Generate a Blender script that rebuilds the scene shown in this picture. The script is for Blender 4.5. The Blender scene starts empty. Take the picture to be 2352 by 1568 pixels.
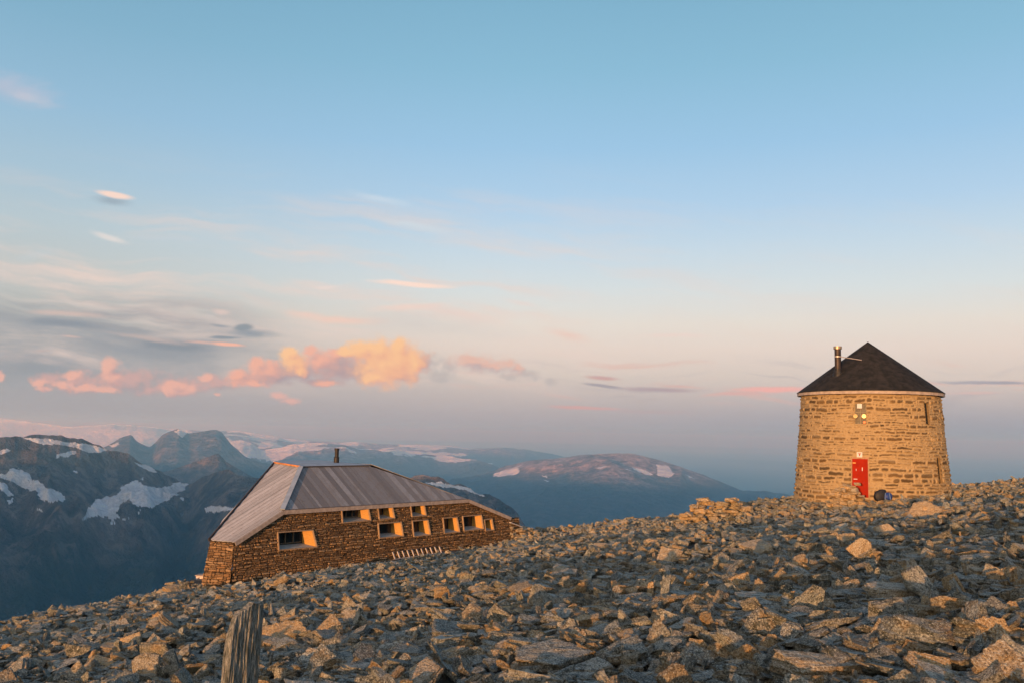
import bpy, bmesh, math, random
import numpy as np
from mathutils import Matrix, Vector, Euler
rad = math.radians
sc = bpy.context.scene
COL = sc.collection

# ------------------------------------------------------------------ camera
FPX, CX, CY = 2000.0, 1176.0, 784.0        # focal length in pixels of the 2352 px wide view
PITCH, ROLL = math.atan(211 / FPX), rad(1.2)
cf = np.array([0, math.cos(PITCH), math.sin(PITCH)])
r0 = np.array([1.0, 0, 0]); u0 = np.cross(r0, cf)
cR = math.cos(ROLL) * r0 + math.sin(ROLL) * u0
cU = -math.sin(ROLL) * r0 + math.cos(ROLL) * u0
cam = bpy.data.cameras.new('camera'); co = bpy.data.objects.new('camera', cam); COL.objects.link(co)
m = Matrix.Identity(4)
for i in range(3):
    m[i][0] = cR[i]; m[i][1] = cU[i]; m[i][2] = -cf[i]
co.matrix_world = m
cam.sensor_width = 36; cam.lens = FPX / 2352 * 36
cam.clip_start = 0.1; cam.clip_end = 300000
sc.camera = co

def ray(px, py):
    d = cf + cR * (px - CX) / FPX - cU * (py - CY) / FPX
    return d / d[1]

# ------------------------------------------------------------------ light
SUN_EL, SUN_AZ = rad(3.0), math.atan2(-0.407, -0.914)      # azimuth: x = sin, y = cos
sdir = Vector((math.sin(SUN_AZ) * math.cos(SUN_EL), math.cos(SUN_AZ) * math.cos(SUN_EL), math.sin(SUN_EL)))
sl = bpy.data.lights.new('sun', 'SUN'); sl.energy = 5.0; sl.angle = rad(0.5); sl.color = (1.0, 0.56, 0.24)
so = bpy.data.objects.new('sun', sl); COL.objects.link(so)
so.rotation_euler = sdir.to_track_quat('Z', 'Y').to_euler()
so.location = (-20, -30, 40)

vs = sc.view_settings
vs.view_transform = 'Standard'; vs.look = 'None'; vs.exposure = 0.65; vs.gamma = 1.0; vs.use_curve_mapping = False
sc.cycles.volume_bounces = 1
sc.cycles.max_bounces = 6; sc.cycles.diffuse_bounces = 2; sc.cycles.glossy_bounces = 2
sc.cycles.use_denoising = True

def lin(c):
    return tuple((x / 255 / 12.92) if x / 255 <= 0.04045 else ((x / 255 + 0.055) / 1.055) ** 2.4 for x in c)

# ------------------------------------------------------------------ node helper
class N:
    def __init__(s, tree): s.t = tree
    def put(s, sock, v):
        if v is None: return
        if hasattr(v, 'is_linked') or isinstance(v, bpy.types.NodeSocket): s.t.links.new(v, sock)
        else:
            if isinstance(v, tuple) and len(v) == 3 and sock.type == 'RGBA': v = v + (1.0,)
            sock.default_value = v
    def M(s, op, a=None, b=None, c=None, clamp=False):
        n = s.t.nodes.new('ShaderNodeMath'); n.operation = op; n.use_clamp = clamp
        for i, v in enumerate((a, b, c)): s.put(n.inputs[i], v) if v is not None else None
        return n.outputs[0]
    def V(s, op, a=None, b=None, sc_=None):
        n = s.t.nodes.new('ShaderNodeVectorMath'); n.operation = op
        if a is not None: s.put(n.inputs[0], a)
        if b is not None: s.put(n.inputs[1], b)
        if sc_ is not None: s.put(n.inputs['Scale'], sc_)
        return n.outputs['Value'] if op in ('LENGTH', 'DOT_PRODUCT', 'DISTANCE') else n.outputs[0]
    def noise(s, vec, scale, detail=4, rough=0.55, dist=0.0, out=0):
        n = s.t.nodes.new('ShaderNodeTexNoise'); n.inputs['Scale'].default_value = scale
        n.inputs['Detail'].default_value = detail; n.inputs['Roughness'].default_value = rough
        n.inputs['Distortion'].default_value = dist
        if vec is not None: s.put(n.inputs['Vector'], vec)
        return n.outputs[out]
    def vor(s, vec, scale, feat='F1', out='Distance'):
        n = s.t.nodes.new('ShaderNodeTexVoronoi'); n.feature = feat; n.inputs['Scale'].default_value = scale
        if vec is not None: s.put(n.inputs['Vector'], vec)
        return n.outputs[out]
    def mix(s, f, a, b, blend='MIX'):
        n = s.t.nodes.new('ShaderNodeMix'); n.data_type = 'RGBA'; n.blend_type = blend
        s.put(n.inputs[0], f); s.put(n.inputs[6], a); s.put(n.inputs[7], b)
        return n.outputs[2]
    def ss(s, v, lo, hi, a=0.0, b=1.0):
        n = s.t.nodes.new('ShaderNodeMapRange'); n.interpolation_type = 'SMOOTHSTEP'
        s.put(n.inputs[0], v); s.put(n.inputs[1], lo); s.put(n.inputs[2], hi); s.put(n.inputs[3], a); s.put(n.inputs[4], b)
        return n.outputs[0]
    def lr(s, v, lo, hi, a=0.0, b=1.0):
        n = s.t.nodes.new('ShaderNodeMapRange')
        s.put(n.inputs[0], v); s.put(n.inputs[1], lo); s.put(n.inputs[2], hi); s.put(n.inputs[3], a); s.put(n.inputs[4], b)
        return n.outputs[0]
    def ramp(s, v, stops, interp='LINEAR'):
        n = s.t.nodes.new('ShaderNodeValToRGB'); cr = n.color_ramp; cr.interpolation = interp
        for i, (p, c) in enumerate(stops):
            e = cr.elements[i] if i < 2 else cr.elements.new(p)
            e.position = p; e.color = (c[0], c[1], c[2], 1)
        s.put(n.inputs[0], v)
        return n.outputs[0]
    def comb(s, x, y, z):
        n = s.t.nodes.new('ShaderNodeCombineXYZ')
        for i, v in enumerate((x, y, z)): s.put(n.inputs[i], v)
        return n.outputs[0]
    def sep(s, v):
        n = s.t.nodes.new('ShaderNodeSeparateXYZ'); s.put(n.inputs[0], v); return n.outputs

# ------------------------------------------------------------------ world: evening sky with clouds
w = bpy.data.worlds.new('World'); sc.world = w; w.use_nodes = True
t = w.node_tree; t.nodes.clear(); g = N(t)
tc = t.nodes.new('ShaderNodeTexCoord').outputs['Generated']
X, Y, Z = g.sep(tc)
sky = t.nodes.new('ShaderNodeTexSky'); sky.sky_type = 'NISHITA'; sky.sun_disc = False
sky.sun_elevation = SUN_EL; sky.sun_rotation = SUN_AZ; sky.altitude = 1800
skyc = g.V('SCALE', sky.outputs[0], sc_=0.10)
# vertical colours of the anti-twilight sky: v = tangent-ish of the elevation
def vel(py, px=1176):
    d = ray(px, py); return d[2] / math.sqrt(d[0] ** 2 + d[1] ** 2)
elev = g.M('DIVIDE', Z, g.M('SQRT', g.M('ADD', g.M('MULTIPLY', X, X), g.M('ADD', g.M('MULTIPLY', Y, Y), 1e-5))))
VM = 0.80
def stops(lst): return [(min(1, max(0, (vel(y) + 0.1) / VM)), lin(c)) for y, c in sorted(lst, key=lambda q: -q[0])]
centre = [(1130, (92, 130, 160)), (1060, (122, 148, 174)), (1000, (158, 164, 178)), (950, (180, 175, 179)), (905, (199, 189, 186)), (860, (217, 205, 196)),
          (800, (232, 217, 206)), (740, (232, 225, 215)), (670, (219, 227, 228)), (580, (202, 221, 234)), (480, (180, 211, 237)), (340, (158, 200, 232)), (160, (140, 189, 217)), (0, (129, 179, 207)), (-500, (75, 130, 185))]
left = [(1130, (104, 124, 142)), (1060, (132, 138, 150)), (1000, (166, 160, 166)), (950, (166, 164, 170)), (905, (168, 167, 171)), (860, (174, 171, 173)),
        (800, (184, 181, 178)), (740, (191, 193, 190)), (670, (194, 201, 201)), (580, (186, 203, 211)), (480, (170, 198, 216)), (340, (151, 190, 217)), (160, (132, 178, 205)), (0, (120, 168, 196)), (-500, (75, 130, 185))]
ev = g.lr(elev, -0.1, VM - 0.1)
cC = g.ramp(ev, stops(centre)); cL = g.ramp(ev, stops(left))
Yc = g.M('MAXIMUM', Y, 0.05)
Uu = g.M('DIVIDE', X, Yc); Vv = g.M('DIVIDE', Z, Yc)
P = g.comb(Uu, Vv, 0.0)
lmix = g.ss(Uu, -0.62, 0.05, 1.0, 0.0)
base = g.mix(lmix, cC, cL)
base = g.mix(g.M('MULTIPLY', g.ss(Uu, -0.05, 0.55, 0.0, 0.30), g.ss(Vv, 0.0, 0.07, 1.0, 0.0)), base, lin((98, 128, 165)))
def C2(px, py):
    d = ray(px, py); return d[0], d[2]
# thin veils, stretched along the wind
warp = g.noise(P, 7.0, 3, 0.5, out=1)
Pw = g.V('ADD', P, g.V('SCALE', g.V('SUBTRACT', warp, (0.5, 0.5, 0.5)), sc_=0.045))
rot = g.V('ADD', g.V('MULTIPLY', Pw, (1.0, 9.0, 1.0)), g.V('MULTIPLY', g.comb(0.0, g.M('MULTIPLY', Uu, 0.9), 0.0), (1, 1, 1)))
veil = g.noise(rot, 3.2, 7, 0.62)
band = g.M('MULTIPLY', g.ss(Vv, 0.03, 0.075, 0.0, 1.0), g.ss(Vv, 0.15, 0.34, 1.0, 0.0))
bandL = g.M('MULTIPLY', band, g.ss(Uu, -0.1, 0.28, 1.0, 0.30))
base = g.mix(g.M('MULTIPLY', g.ss(veil, 0.44, 0.70, 0.0, 0.85), bandL), base, lin((236, 214, 203)))
veil2 = g.noise(g.V('ADD', rot, (5.3, 2.1, 0.0)), 2.3, 6, 0.6)
greyband = g.M('MULTIPLY', g.ss(Vv, 0.045, 0.085, 0.0, 1.0), g.ss(Vv, 0.125, 0.165, 1.0, 0.0))
base = g.mix(g.M('MULTIPLY', g.ss(veil2, 0.42, 0.60, 0.0, 0.75), g.M('MULTIPLY', greyband, g.ss(Uu, -0.42, -0.22, 1.0, 0.0))), base, lin((146, 149, 157)))
# soft pink streaks low over the horizon
low = g.noise(g.V('MULTIPLY', Pw, (2.0, 26.0, 1.0)), 2.6, 5, 0.55)
lowm = g.M('MULTIPLY', g.ss(Vv, 0.028, 0.05, 0.0, 1.0), g.ss(Vv, 0.075, 0.10, 1.0, 0.0))
base = g.mix(g.M('MULTIPLY', g.ss(low, 0.54, 0.66, 0.0, 0.45), g.M('MULTIPLY', lowm, g.ss(Uu, -0.2, 0.05, 0.0, 1.0))), base, lin((226, 178, 165)))
base = g.mix(g.M('MULTIPLY', g.ss(low, 0.46, 0.34, 0.0, 0.35), g.M('MULTIPLY', lowm, g.ss(Uu, -0.1, 0.15, 0.0, 1.0))), base, lin((170, 164, 174)))
# placed wisps: (px, py, half width px, half height px, tilt, colour, strength)
WN = g.noise(g.V('MULTIPLY', P, (1.0, 3.5, 1.0)), 24.0, 8, 0.68)
WN2 = g.noise(g.V('MULTIPLY', P, (1.0, 2.0, 1.0)), 8.0, 4, 0.6)
WV = g.M('ADD', g.M('MULTIPLY', g.M('SUBTRACT', WN, 0.5), 1.0), g.M('MULTIPLY', g.M('SUBTRACT', WN2, 0.5), 0.9))
def wisp(base, px, py, a, b, tilt, col, k, edge=1.0, rag=1.0):
    cx, cy = C2(px, py); a = a * 1.25 / FPX; b = b * 1.25 / FPX
    q = g.V('SUBTRACT', Pw2, (cx + 0.0, cy, 0.0))
    ct, st = math.cos(tilt), math.sin(tilt)
    qx = g.M('MULTIPLY', g.V('DOT_PRODUCT', q, (ct, st, 0)), 1 / a)
    qy = g.M('MULTIPLY', g.V('DOT_PRODUCT', q, (-st, ct, 0)), 1 / b)
    d = g.V('LENGTH', g.comb(qx, qy, 0.0))
    f = g.M('ADD', g.M('SUBTRACT', 1.0, d), g.M('MULTIPLY', WV, rag))
    return g.mix(g.ss(f, 0.0, edge, 0.0, k), base, lin(col))
Pw2 = g.V('ADD', P, g.V('SCALE', g.V('SUBTRACT', warp, (0.5, 0.5, 0.5)), sc_=0.014))
for a in [(40, 205, 110, 40, -0.25, (186, 194, 212), 0.8), (70, 225, 60, 16, -0.3, (200, 202, 214), 0.6), (258, 460, 56, 13, -0.12, (152, 166, 178), 0.7, 0.9, 0.4), (262, 446, 48, 8.5, -0.15, (255, 222, 205), 0.95, 0.6, 0.35),
          (880, 457, 100, 11, -0.20, (203, 219, 233), 0.75), (1000, 490, 80, 12, -0.2, (196, 214, 230), 0.5), (955, 519, 80, 9, -0.16, (210, 222, 230), 0.7), (1010, 535, 110, 12, -0.2, (204, 218, 230), 0.5), (255, 543, 52, 8, -0.28, (228, 222, 218), 0.9, 0.9, 0.6),
          (390, 550, 120, 8, -0.05, (200, 210, 218), 0.6), (80, 585, 60, 12, 0.3, (200, 208, 212), 0.5), (945, 655, 100, 7, -0.05, (255, 226, 210), 1.0, 0.7, 0.5), (745, 660, 34, 5, 0.05, (238, 222, 214), 0.8),
          (700, 722, 60, 12, -0.1, (244, 208, 192), 0.8), (790, 735, 110, 12, -0.04, (246, 208, 190), 0.9, 0.9), (940, 708, 110, 10, 0.08, (244, 216, 202), 0.8), (1060, 725, 120, 14, -0.15, (236, 212, 202), 0.7), (960, 745, 230, 30, -0.06, (214, 206, 202), 0.6, 1.2), (1200, 700, 60, 7, -0.2, (236, 218, 210), 0.6),
          (1305, 770, 60, 14, -0.2, (240, 200, 184), 0.75, 1.1), (90, 745, 250, 34, -0.03, (158, 162, 168), 0.9, 1.1), (150, 742, 110, 12, -0.06, (140, 146, 156), 0.9, 0.8, 0.7),
          (160, 719, 100, 8, -0.04, (216, 190, 180), 0.8, 0.9), (300, 800, 330, 44, -0.05, (150, 154, 162), 0.9, 1.1), (395, 789, 90, 11, -0.06, (136, 142, 152), 0.85, 0.8), (330, 772, 100, 7, -0.12, (212, 188, 178), 0.6),
          (430, 768, 110, 10, -0.02, (214, 198, 190), 0.7), (521, 789, 40, 4.5, -0.08, (250, 186, 160), 0.95, 0.7, 0.7), (455, 783, 40, 4, -0.08, (226, 184, 170), 0.8), (164, 774, 32, 4, -0.05, (214, 186, 176), 0.8), (95, 808, 26, 4, 0, (196, 176, 172), 0.8),
          (505, 718, 24, 8, -0.15, (232, 206, 196), 0.7), (571, 764, 62, 12, -0.03, (146, 153, 162), 0.9, 1.0, 0.9), (557, 752, 24, 8, 0.1, (138, 147, 156), 0.9, 0.7), (515, 774, 36, 4, 0, (138, 146, 156), 0.9, 0.7), (505, 748, 26, 4, -0.1, (150, 156, 164), 0.8),
          (60, 850, 300, 50, 0.0, (146, 151, 160), 0.9, 1.3), (400, 858, 300, 34, 0.0, (152, 154, 162), 0.8, 1.3),
          (1385, 864, 42, 6, -0.06, (204, 158, 154), 0.85, 0.8), (1380, 882, 46, 4, -0.1, (160, 150, 160), 0.85, 0.7), (1530, 893, 100, 7, -0.02, (176, 152, 160), 0.8, 0.8), (1560, 886, 70, 5, -0.05, (222, 170, 160), 0.7),
          (1780, 893, 100, 8, 0.06, (246, 178, 168), 0.95, 0.8), (1700, 905, 90, 5, 0.03, (226, 172, 166), 0.7), (1340, 936, 90, 5, 0, (218, 166, 160), 0.85, 0.7), (1500, 945, 120, 5, 0, (190, 164, 166), 0.6), (2230, 876, 90, 5, 0, (168, 162, 172), 0.85, 0.7),
          (2310, 879, 60, 4, 0, (166, 160, 170), 0.9, 0.6), (2240, 900, 90, 5, 0, (222, 186, 180), 0.7), (1540, 772, 100, 6, 0.02, (240, 216, 206), 0.8)]:
    base = wisp(base, *a)
# cumulus puffs: ellipses roughened by noise, each layer with its own tint, shaded by their own relief
def cloud_base(p):
    wv = g.V('SUBTRACT', g.noise(p, 45.0, 4, 0.65, out=1), (0.5, 0.5, 0.5))
    p2 = g.V('ADD', p, g.V('SCALE', wv, sc_=0.012))
    n1 = g.M('SUBTRACT', g.noise(p, 75.0, 7, 0.62), 0.5)
    n2 = g.M('SUBTRACT', 0.5, g.vor(g.V('ADD', p, g.V('SCALE', wv, sc_=0.010)), 95.0))
    n0 = g.M('SUBTRACT', g.noise(p, 32.0, 2, 0.5), 0.5)
    return p2, g.M('ADD', g.M('ADD', g.M('MULTIPLY', n1, 1.45), g.M('MULTIPLY', n0, 0.35)), g.M('MULTIPLY', n2, 0.16))
CB0 = cloud_base(P); CB1 = cloud_base(g.V('ADD', P, (-0.007, 0.007, 0)))
def cloud_field(cb, blobs, rough):
    f = None
    for px, py, a, b in blobs:
        cx, cy = C2(px, py)
        q = g.V('MULTIPLY', g.V('SUBTRACT', cb[0], (cx, cy, 0)), (FPX / a / 1.18, FPX / b / 1.18, 0))
        d = g.M('SUBTRACT', 1.0, g.V('LENGTH', q))
        f = d if f is None else g.M('SMOOTH_MAX', f, d, 0.45)
    return g.M('ADD', f, g.M('MULTIPLY', cb[1], rough))
def cumulus(base, name, blobs, lit, shade, k=1.0, soft=0.35, rough=0.7, gain=1.3, bias=0.6):
    d0 = cloud_field(CB0, blobs, rough); d1 = cloud_field(CB1, blobs, rough)
    L = g.M('ADD', bias, g.M('MULTIPLY', g.M('SUBTRACT', d0, d1), gain), clamp=True)
    colr = g.mix(L, lin(shade), lin(lit))
    return g.mix(g.ss(d0, 0.0, soft, 0.0, k), base, colr)
SH = (172, 154, 162)
base = cumulus(base, 'cloud_left_body', [(290, 872, 110, 30), (180, 880, 100, 26), (110, 872, 50, 18), (430, 885, 80, 26), (350, 895, 60, 18), (500, 875, 60, 20)], (208, 168, 162), (176, 157, 160), 0.95, 0.8, 1.0)
base = cumulus(base, 'cloud_left_lit', [(249, 843, 28, 26), (258, 864, 26, 18), (187, 890, 70, 11), (146, 882, 34, 12), (164, 864, 26, 13), (88, 878, 22, 13), (100, 892, 26, 8), (404, 896, 46, 18), (436, 893, 22, 19), (469, 866, 18, 14), (400, 884, 24, 12), (0, 866, 13, 15), (240, 895, 40, 10)],
               (244, 184, 162), (202, 158, 156), 0.85, 0.7, 1.0)
base = cumulus(base, 'cloud_tail', [(640, 908, 24, 11), (662, 918, 30, 9), (500, 905, 14, 6)], (240, 184, 168), (212, 168, 162), 0.8, 0.8)
base = cumulus(base, 'cloud_right_grey', [(1012, 860, 40, 18), (1000, 830, 22, 18), (1030, 845, 24, 22), (1215, 858, 30, 14), (1265, 876, 18, 9), (1170, 862, 40, 12)], (182, 174, 174), (158, 160, 168), 0.55, 0.9, 1.5)
base = cumulus(base, 'cloud_right', [(1080, 830, 52, 24), (1130, 838, 46, 20), (1168, 838, 26, 14), (1185, 848, 22, 12)], (232, 186, 168), (184, 160, 166), 0.9, 0.9, 1.1)
base = cumulus(base, 'cloud_body', [(775, 842, 66, 40), (830, 850, 60, 34), (740, 876, 52, 14), (925, 862, 46, 16), (690, 848, 60, 28), (640, 855, 60, 28), (600, 868, 56, 20), (975, 830, 22, 26), (560, 868, 40, 18)], (206, 166, 158), SH, 1.0, 0.7, 0.8)
base = cumulus(base, 'cloud_pink', [(605, 848, 44, 28), (590, 832, 22, 18), (544, 862, 30, 17), (575, 880, 56, 12), (735, 826, 38, 26), (714, 806, 24, 14), (770, 812, 36, 14), (748, 880, 30, 9)], (246, 180, 154), (206, 160, 154), 0.92, 0.7)
base = cumulus(base, 'cloud_main', [(885, 838, 84, 58), (905, 828, 78, 50), (832, 800, 42, 24), (800, 808, 30, 14), (862, 806, 48, 24), (917, 797, 22, 22), (952, 832, 34, 30), (862, 866, 44, 16), (676, 828, 34, 32), (660, 812, 24, 18), (690, 846, 20, 18)],
               (255, 202, 148), (232, 160, 138), 1.0, 0.65, 0.75, gain=0.75, bias=0.70)
# behind the camera the sky glows where the sun stands
glow = g.M('POWER', g.M('MAXIMUM', g.V('DOT_PRODUCT', tc, tuple(sdir)), 0.0), 2.5)
base = g.mix(g.ss(Y, -0.35, 0.12), g.mix(0.0, g.mix(g.M('MULTIPLY', glow, 1.0), cC, (2.1, 1.7, 1.3)), cC), base)
final = g.mix(0.06, base, skyc)
final = g.mix(g.ss(elev, -0.30, -0.05), (0.06, 0.09, 0.13), final)
bg = t.nodes.new('ShaderNodeBackground'); g.put(bg.inputs[0], final); bg.inputs[1].default_value = 0.66
wo = t.nodes.new('ShaderNodeOutputWorld'); t.links.new(bg.outputs[0], wo.inputs[0])
w.cycles.sampling_method = 'MANUAL'; w.cycles.sample_map_resolution = 256

# ------------------------------------------------------------------ numpy noise
def _h(ix, iy, seed):
    v = (ix.astype(np.int64) * 374761393 + iy.astype(np.int64) * 668265263 + seed * 1442695041) & 0xFFFFFFFF
    v = ((v ^ (v >> 13)) * 1274126177) & 0xFFFFFFFF
    v = ((v ^ (v >> 16)) * 2246822519) & 0xFFFFFFFF
    return ((v ^ (v >> 15)) & 0xFFFFFF) / float(0xFFFFFF)
def vnoise(x, y, seed=0):
    x = np.asarray(x, float); y = np.asarray(y, float)
    ix, iy = np.floor(x), np.floor(y); fx, fy = x - ix, y - iy
    fx = fx * fx * fx * (fx * (fx * 6 - 15) + 10); fy = fy * fy * fy * (fy * (fy * 6 - 15) + 10)
    a, b, c, d = _h(ix, iy, seed), _h(ix + 1, iy, seed), _h(ix, iy + 1, seed), _h(ix + 1, iy + 1, seed)
    return (a + (b - a) * fx) * (1 - fy) + (c + (d - c) * fx) * fy
def fbm(x, y, seed=0, oct=5, gain=0.5, lac=2.03):
    s, a, n = 0, 1, 0
    for o in range(oct):
        s = s + a * (vnoise(x, y, seed + o * 17) - 0.5); n += a; a *= gain
        x = x * lac + 11.3; y = y * lac + 7.7
    return s / n * 2
def ridged(x, y, seed=0, oct=5):
    s, a, n = 0, 1, 0
    for o in range(oct):
        s = s + a * (1 - np.abs(vnoise(x, y, seed + o * 13) * 2 - 1)); n += a; a *= 0.5
        x = x * 2.05 + 3.1; y = y * 2.05 + 5.9
    return s / n
def vnoise3(p, seed=0):
    # three 2-D slices blended: enough for rock relief
    return (vnoise(p[:, 0] + 5 * seed, p[:, 1], seed) + vnoise(p[:, 1], p[:, 2] + 3 * seed, seed + 5) + vnoise(p[:, 2], p[:, 0], seed + 9)) / 3 - 0.5

# ------------------------------------------------------------------ object helpers
def tag(o, label=None, cat=None, group=None, kind=None):
    if label: o['label'] = label
    if cat: o['category'] = cat
    if group: o['group'] = group
    if kind: o['kind'] = kind
    return o
def link(name, me, mat=None, parent=None, smooth=False):
    o = bpy.data.objects.new(name, me); COL.objects.link(o)
    if mat and not me.materials: me.materials.append(mat)
    if parent: o.parent = parent
    if smooth: me.shade_smooth()
    return o
def np_mesh(name, verts, faces, attrs=None):
    verts = np.asarray(verts, np.float32); faces = np.asarray(faces, np.int32)
    me = bpy.data.meshes.new(name)
    k = faces.shape[1]
    me.vertices.add(len(verts)); me.vertices.foreach_set('co', verts.ravel())
    me.loops.add(faces.size); me.loops.foreach_set('vertex_index', faces.ravel())
    me.polygons.add(len(faces)); me.polygons.foreach_set('loop_start', np.arange(0, faces.size, k, dtype=np.int32))
    me.update(calc_edges=True)
    me.shade_flat()
    for kname, arr in (attrs or {}).items():
        at = me.attributes.new(kname, 'FLOAT', 'POINT'); at.data.foreach_set('value', np.asarray(arr, np.float32).ravel())
    return me
def grid_faces(nu, nv, keep=None):
    i = np.arange(nu - 1)[:, None] * nv + np.arange(nv - 1)[None, :]
    f = np.stack([i, i + nv, i + nv + 1, i + 1], -1)
    if keep is not None: f = f[keep]
    return f.reshape(-1, 4)
def empty(name, loc=(0, 0, 0)):
    o = bpy.data.objects.new(name, None); COL.objects.link(o); o.location = loc; o.empty_display_size = 0.3
    return o
def quads_mesh(name, polys, mat, parent=None):
    me = bpy.data.meshes.new(name); v = []; f = []
    for p in polys:
        f.append(list(range(len(v), len(v) + len(p)))); v += [tuple(map(float, q)) for q in p]
    me.from_pydata(v, [], f); me.update()
    return link(name, me, mat, parent)
class MB:
    def __init__(s): s.bm = bmesh.new()
    def bar(s, a, b, wd, ht, up=(0, 0, 1), bev=0.0):
        a, b = Vector(a), Vector(b); x = (b - a).normalized(); y = Vector(up).cross(x).normalized(); z = x.cross(y)
        mat = Matrix((x, y, z)).transposed().to_4x4(); mat.translation = (a + b) / 2
        r = bmesh.ops.create_cube(s.bm, size=1, matrix=mat @ Matrix.Diagonal(((b - a).length, wd, ht, 1)))
        if bev:
            es = list({e for v in r['verts'] for e in v.link_edges})
            bmesh.ops.bevel(s.bm, geom=es, offset=bev, segments=1, affect='EDGES')
        return s
    def cyl(s, a, b, r1, r2=None, seg=16, caps=True):
        a, b = Vector(a), Vector(b); d = b - a
        q = d.to_track_quat('Z', 'Y').to_matrix().to_4x4(); q.translation = (a + b) / 2
        bmesh.ops.create_cone(s.bm, cap_ends=caps, segments=seg, radius1=r1, radius2=r1 if r2 is None else r2, depth=d.length, matrix=q)
        return s
    def poly(s, pts):
        s.bm.faces.new([s.bm.verts.new(tuple(map(float, p))) for p in pts]); return s
    def build(s, name, mat, parent=None, smooth=False):
        bmesh.ops.recalc_face_normals(s.bm, faces=s.bm.faces[:])
        me = bpy.data.meshes.new(name); s.bm.to_mesh(me); s.bm.free()
        return link(name, me, mat, parent, smooth)

def mat(name, fn):
    mt = bpy.data.materials.new(name); mt.use_nodes = True; tr = mt.node_tree; tr.nodes.clear()
    h = N(tr); out = tr.nodes.new('ShaderNodeOutputMaterial'); b = tr.nodes.new('ShaderNodeBsdfPrincipled')
    tr.links.new(b.outputs[0], out.inputs[0]); b.inputs['Roughness'].default_value = 0.9
    b.inputs['Specular IOR Level'].default_value = 0.25
    fn(h, b, tr); return mt
def obj_co(tr): return tr.nodes.new('ShaderNodeTexCoord').outputs['Object']
def attr(tr, name):
    n = tr.nodes.new('ShaderNodeAttribute'); n.attribute_name = name; return n.outputs['Fac']
def bump(h, tr, b, height, strength=0.5, dist=0.02):
    n = tr.nodes.new('ShaderNodeBump'); n.inputs['Strength'].default_value = strength; n.inputs['Distance'].default_value = dist
    h.put(n.inputs['Height'], height); tr.links.new(n.outputs[0], b.inputs['Normal'])

def plain(name, col, rough=0.7, var=0.15, metal=0.0, scale=6.0, spec=0.3):
    def fn(h, b, tr):
        c = obj_co(tr); n = h.noise(c, scale, 5, 0.6)
        dark = tuple(x * (1 - var) for x in col); lite = tuple(min(1, x * (1 + var)) for x in col)
        h.put(b.inputs['Base Color'], h.mix(h.ss(n, 0.3, 0.7), dark, lite))
        b.inputs['Roughness'].default_value = rough; b.inputs['Metallic'].default_value = metal
        b.inputs['Specular IOR Level'].default_value = spec
    return mat(name, fn)

# rock: schist with grain, rust and lichen, low-sun orange painted in; 'rnd' per stone in merged meshes, object random otherwise
def rock_mat(name, mode):
    def fn(h, b, tr):
        if mode == 'single':
            rnd = tr.nodes.new('ShaderNodeObjectInfo').outputs['Random']
            n = tr.nodes.new('ShaderNodeAttribute'); n.attribute_type = 'OBJECT'; n.attribute_name = 'rust_sun'; och = n.outputs['Fac']
        elif mode == 'inst':
            n = tr.nodes.new('ShaderNodeAttribute'); n.attribute_type = 'INSTANCER'; n.attribute_name = 'rnd'; rnd = n.outputs['Fac']
            n = tr.nodes.new('ShaderNodeAttribute'); n.attribute_type = 'INSTANCER'; n.attribute_name = 'rust_sun'; och = n.outputs['Fac']
        else:
            rnd = attr(tr, 'rnd'); och = attr(tr, 'rust_sun')
        c = obj_co(tr)
        geo = tr.nodes.new('ShaderNodeNewGeometry').outputs['Position']
        r2 = h.M('FRACT', h.M('MULTIPLY', rnd, 7.31)); r3 = h.M('FRACT', h.M('MULTIPLY', rnd, 23.7))
        base = h.mix(rnd, (0.11, 0.112, 0.105), (0.33, 0.325, 0.315))
        base = h.mix(h.M('MULTIPLY', r2, 0.45), base, (0.36, 0.27, 0.21))
        st = h.noise(h.V('ADD', h.V('MULTIPLY', c, (2.0, 2.0, 20.0) if mode != 'mesh' else (3, 3, 14)), h.comb(h.M('MULTIPLY', rnd, 37.0), 0.0, 0.0)), 3.0, 4, 0.7)
        base = h.mix(h.ss(st, 0.38, 0.64, 0.0, 0.75), base, h.mix(r3, (0.055, 0.055, 0.048), (0.52, 0.48, 0.42)))
        n1 = h.noise(geo, 10.0, 6, 0.72)
        base = h.mix(h.ss(n1, 0.49, 0.60, 0.0, 0.8), base, (0.05, 0.054, 0.045))
        base = h.mix(h.ss(n1, 0.44, 0.34, 0.0, 0.5), base, (0.45, 0.42, 0.37))
        n2 = h.noise(geo, 2.6, 4, 0.6)
        base = h.mix(h.M('MULTIPLY', h.M('ADD', h.ss(n2, 0.52, 0.66, 0.0, 0.45), h.M('MULTIPLY', och, 0.75), clamp=True), 0.9), base, (0.50, 0.29, 0.12))  # ochre: partly iron stain, partly sunlit orange put into the colour
        sp = h.noise(geo, 55.0, 3, 0.75)
        base = h.mix(h.ss(sp, 0.55, 0.64, 0.0, 0.75), base, (0.62, 0.60, 0.55))
        base = h.mix(h.ss(sp, 0.47, 0.38, 0.0, 0.8), base, (0.03, 0.033, 0.028))
        base = h.mix(1.0, base, (1.0, 1.07, 1.0), 'MULTIPLY')
        h.put(b.inputs['Base Color'], base)
        b.inputs['Roughness'].default_value = 0.8
        bh = h.M('ADD', h.M('MULTIPLY', st, 1.0), h.M('ADD', h.M('MULTIPLY', n1, 0.9), h.M('MULTIPLY', sp, 0.3)))
        bump(h, tr, b, bh, 0.9, 0.06)
    return mat(name, fn)
ROCK1, ROCKM, ROCKI = rock_mat('schist_single', 'single'), rock_mat('schist_pile', 'mesh'), rock_mat('schist_scree', 'inst')

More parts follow.
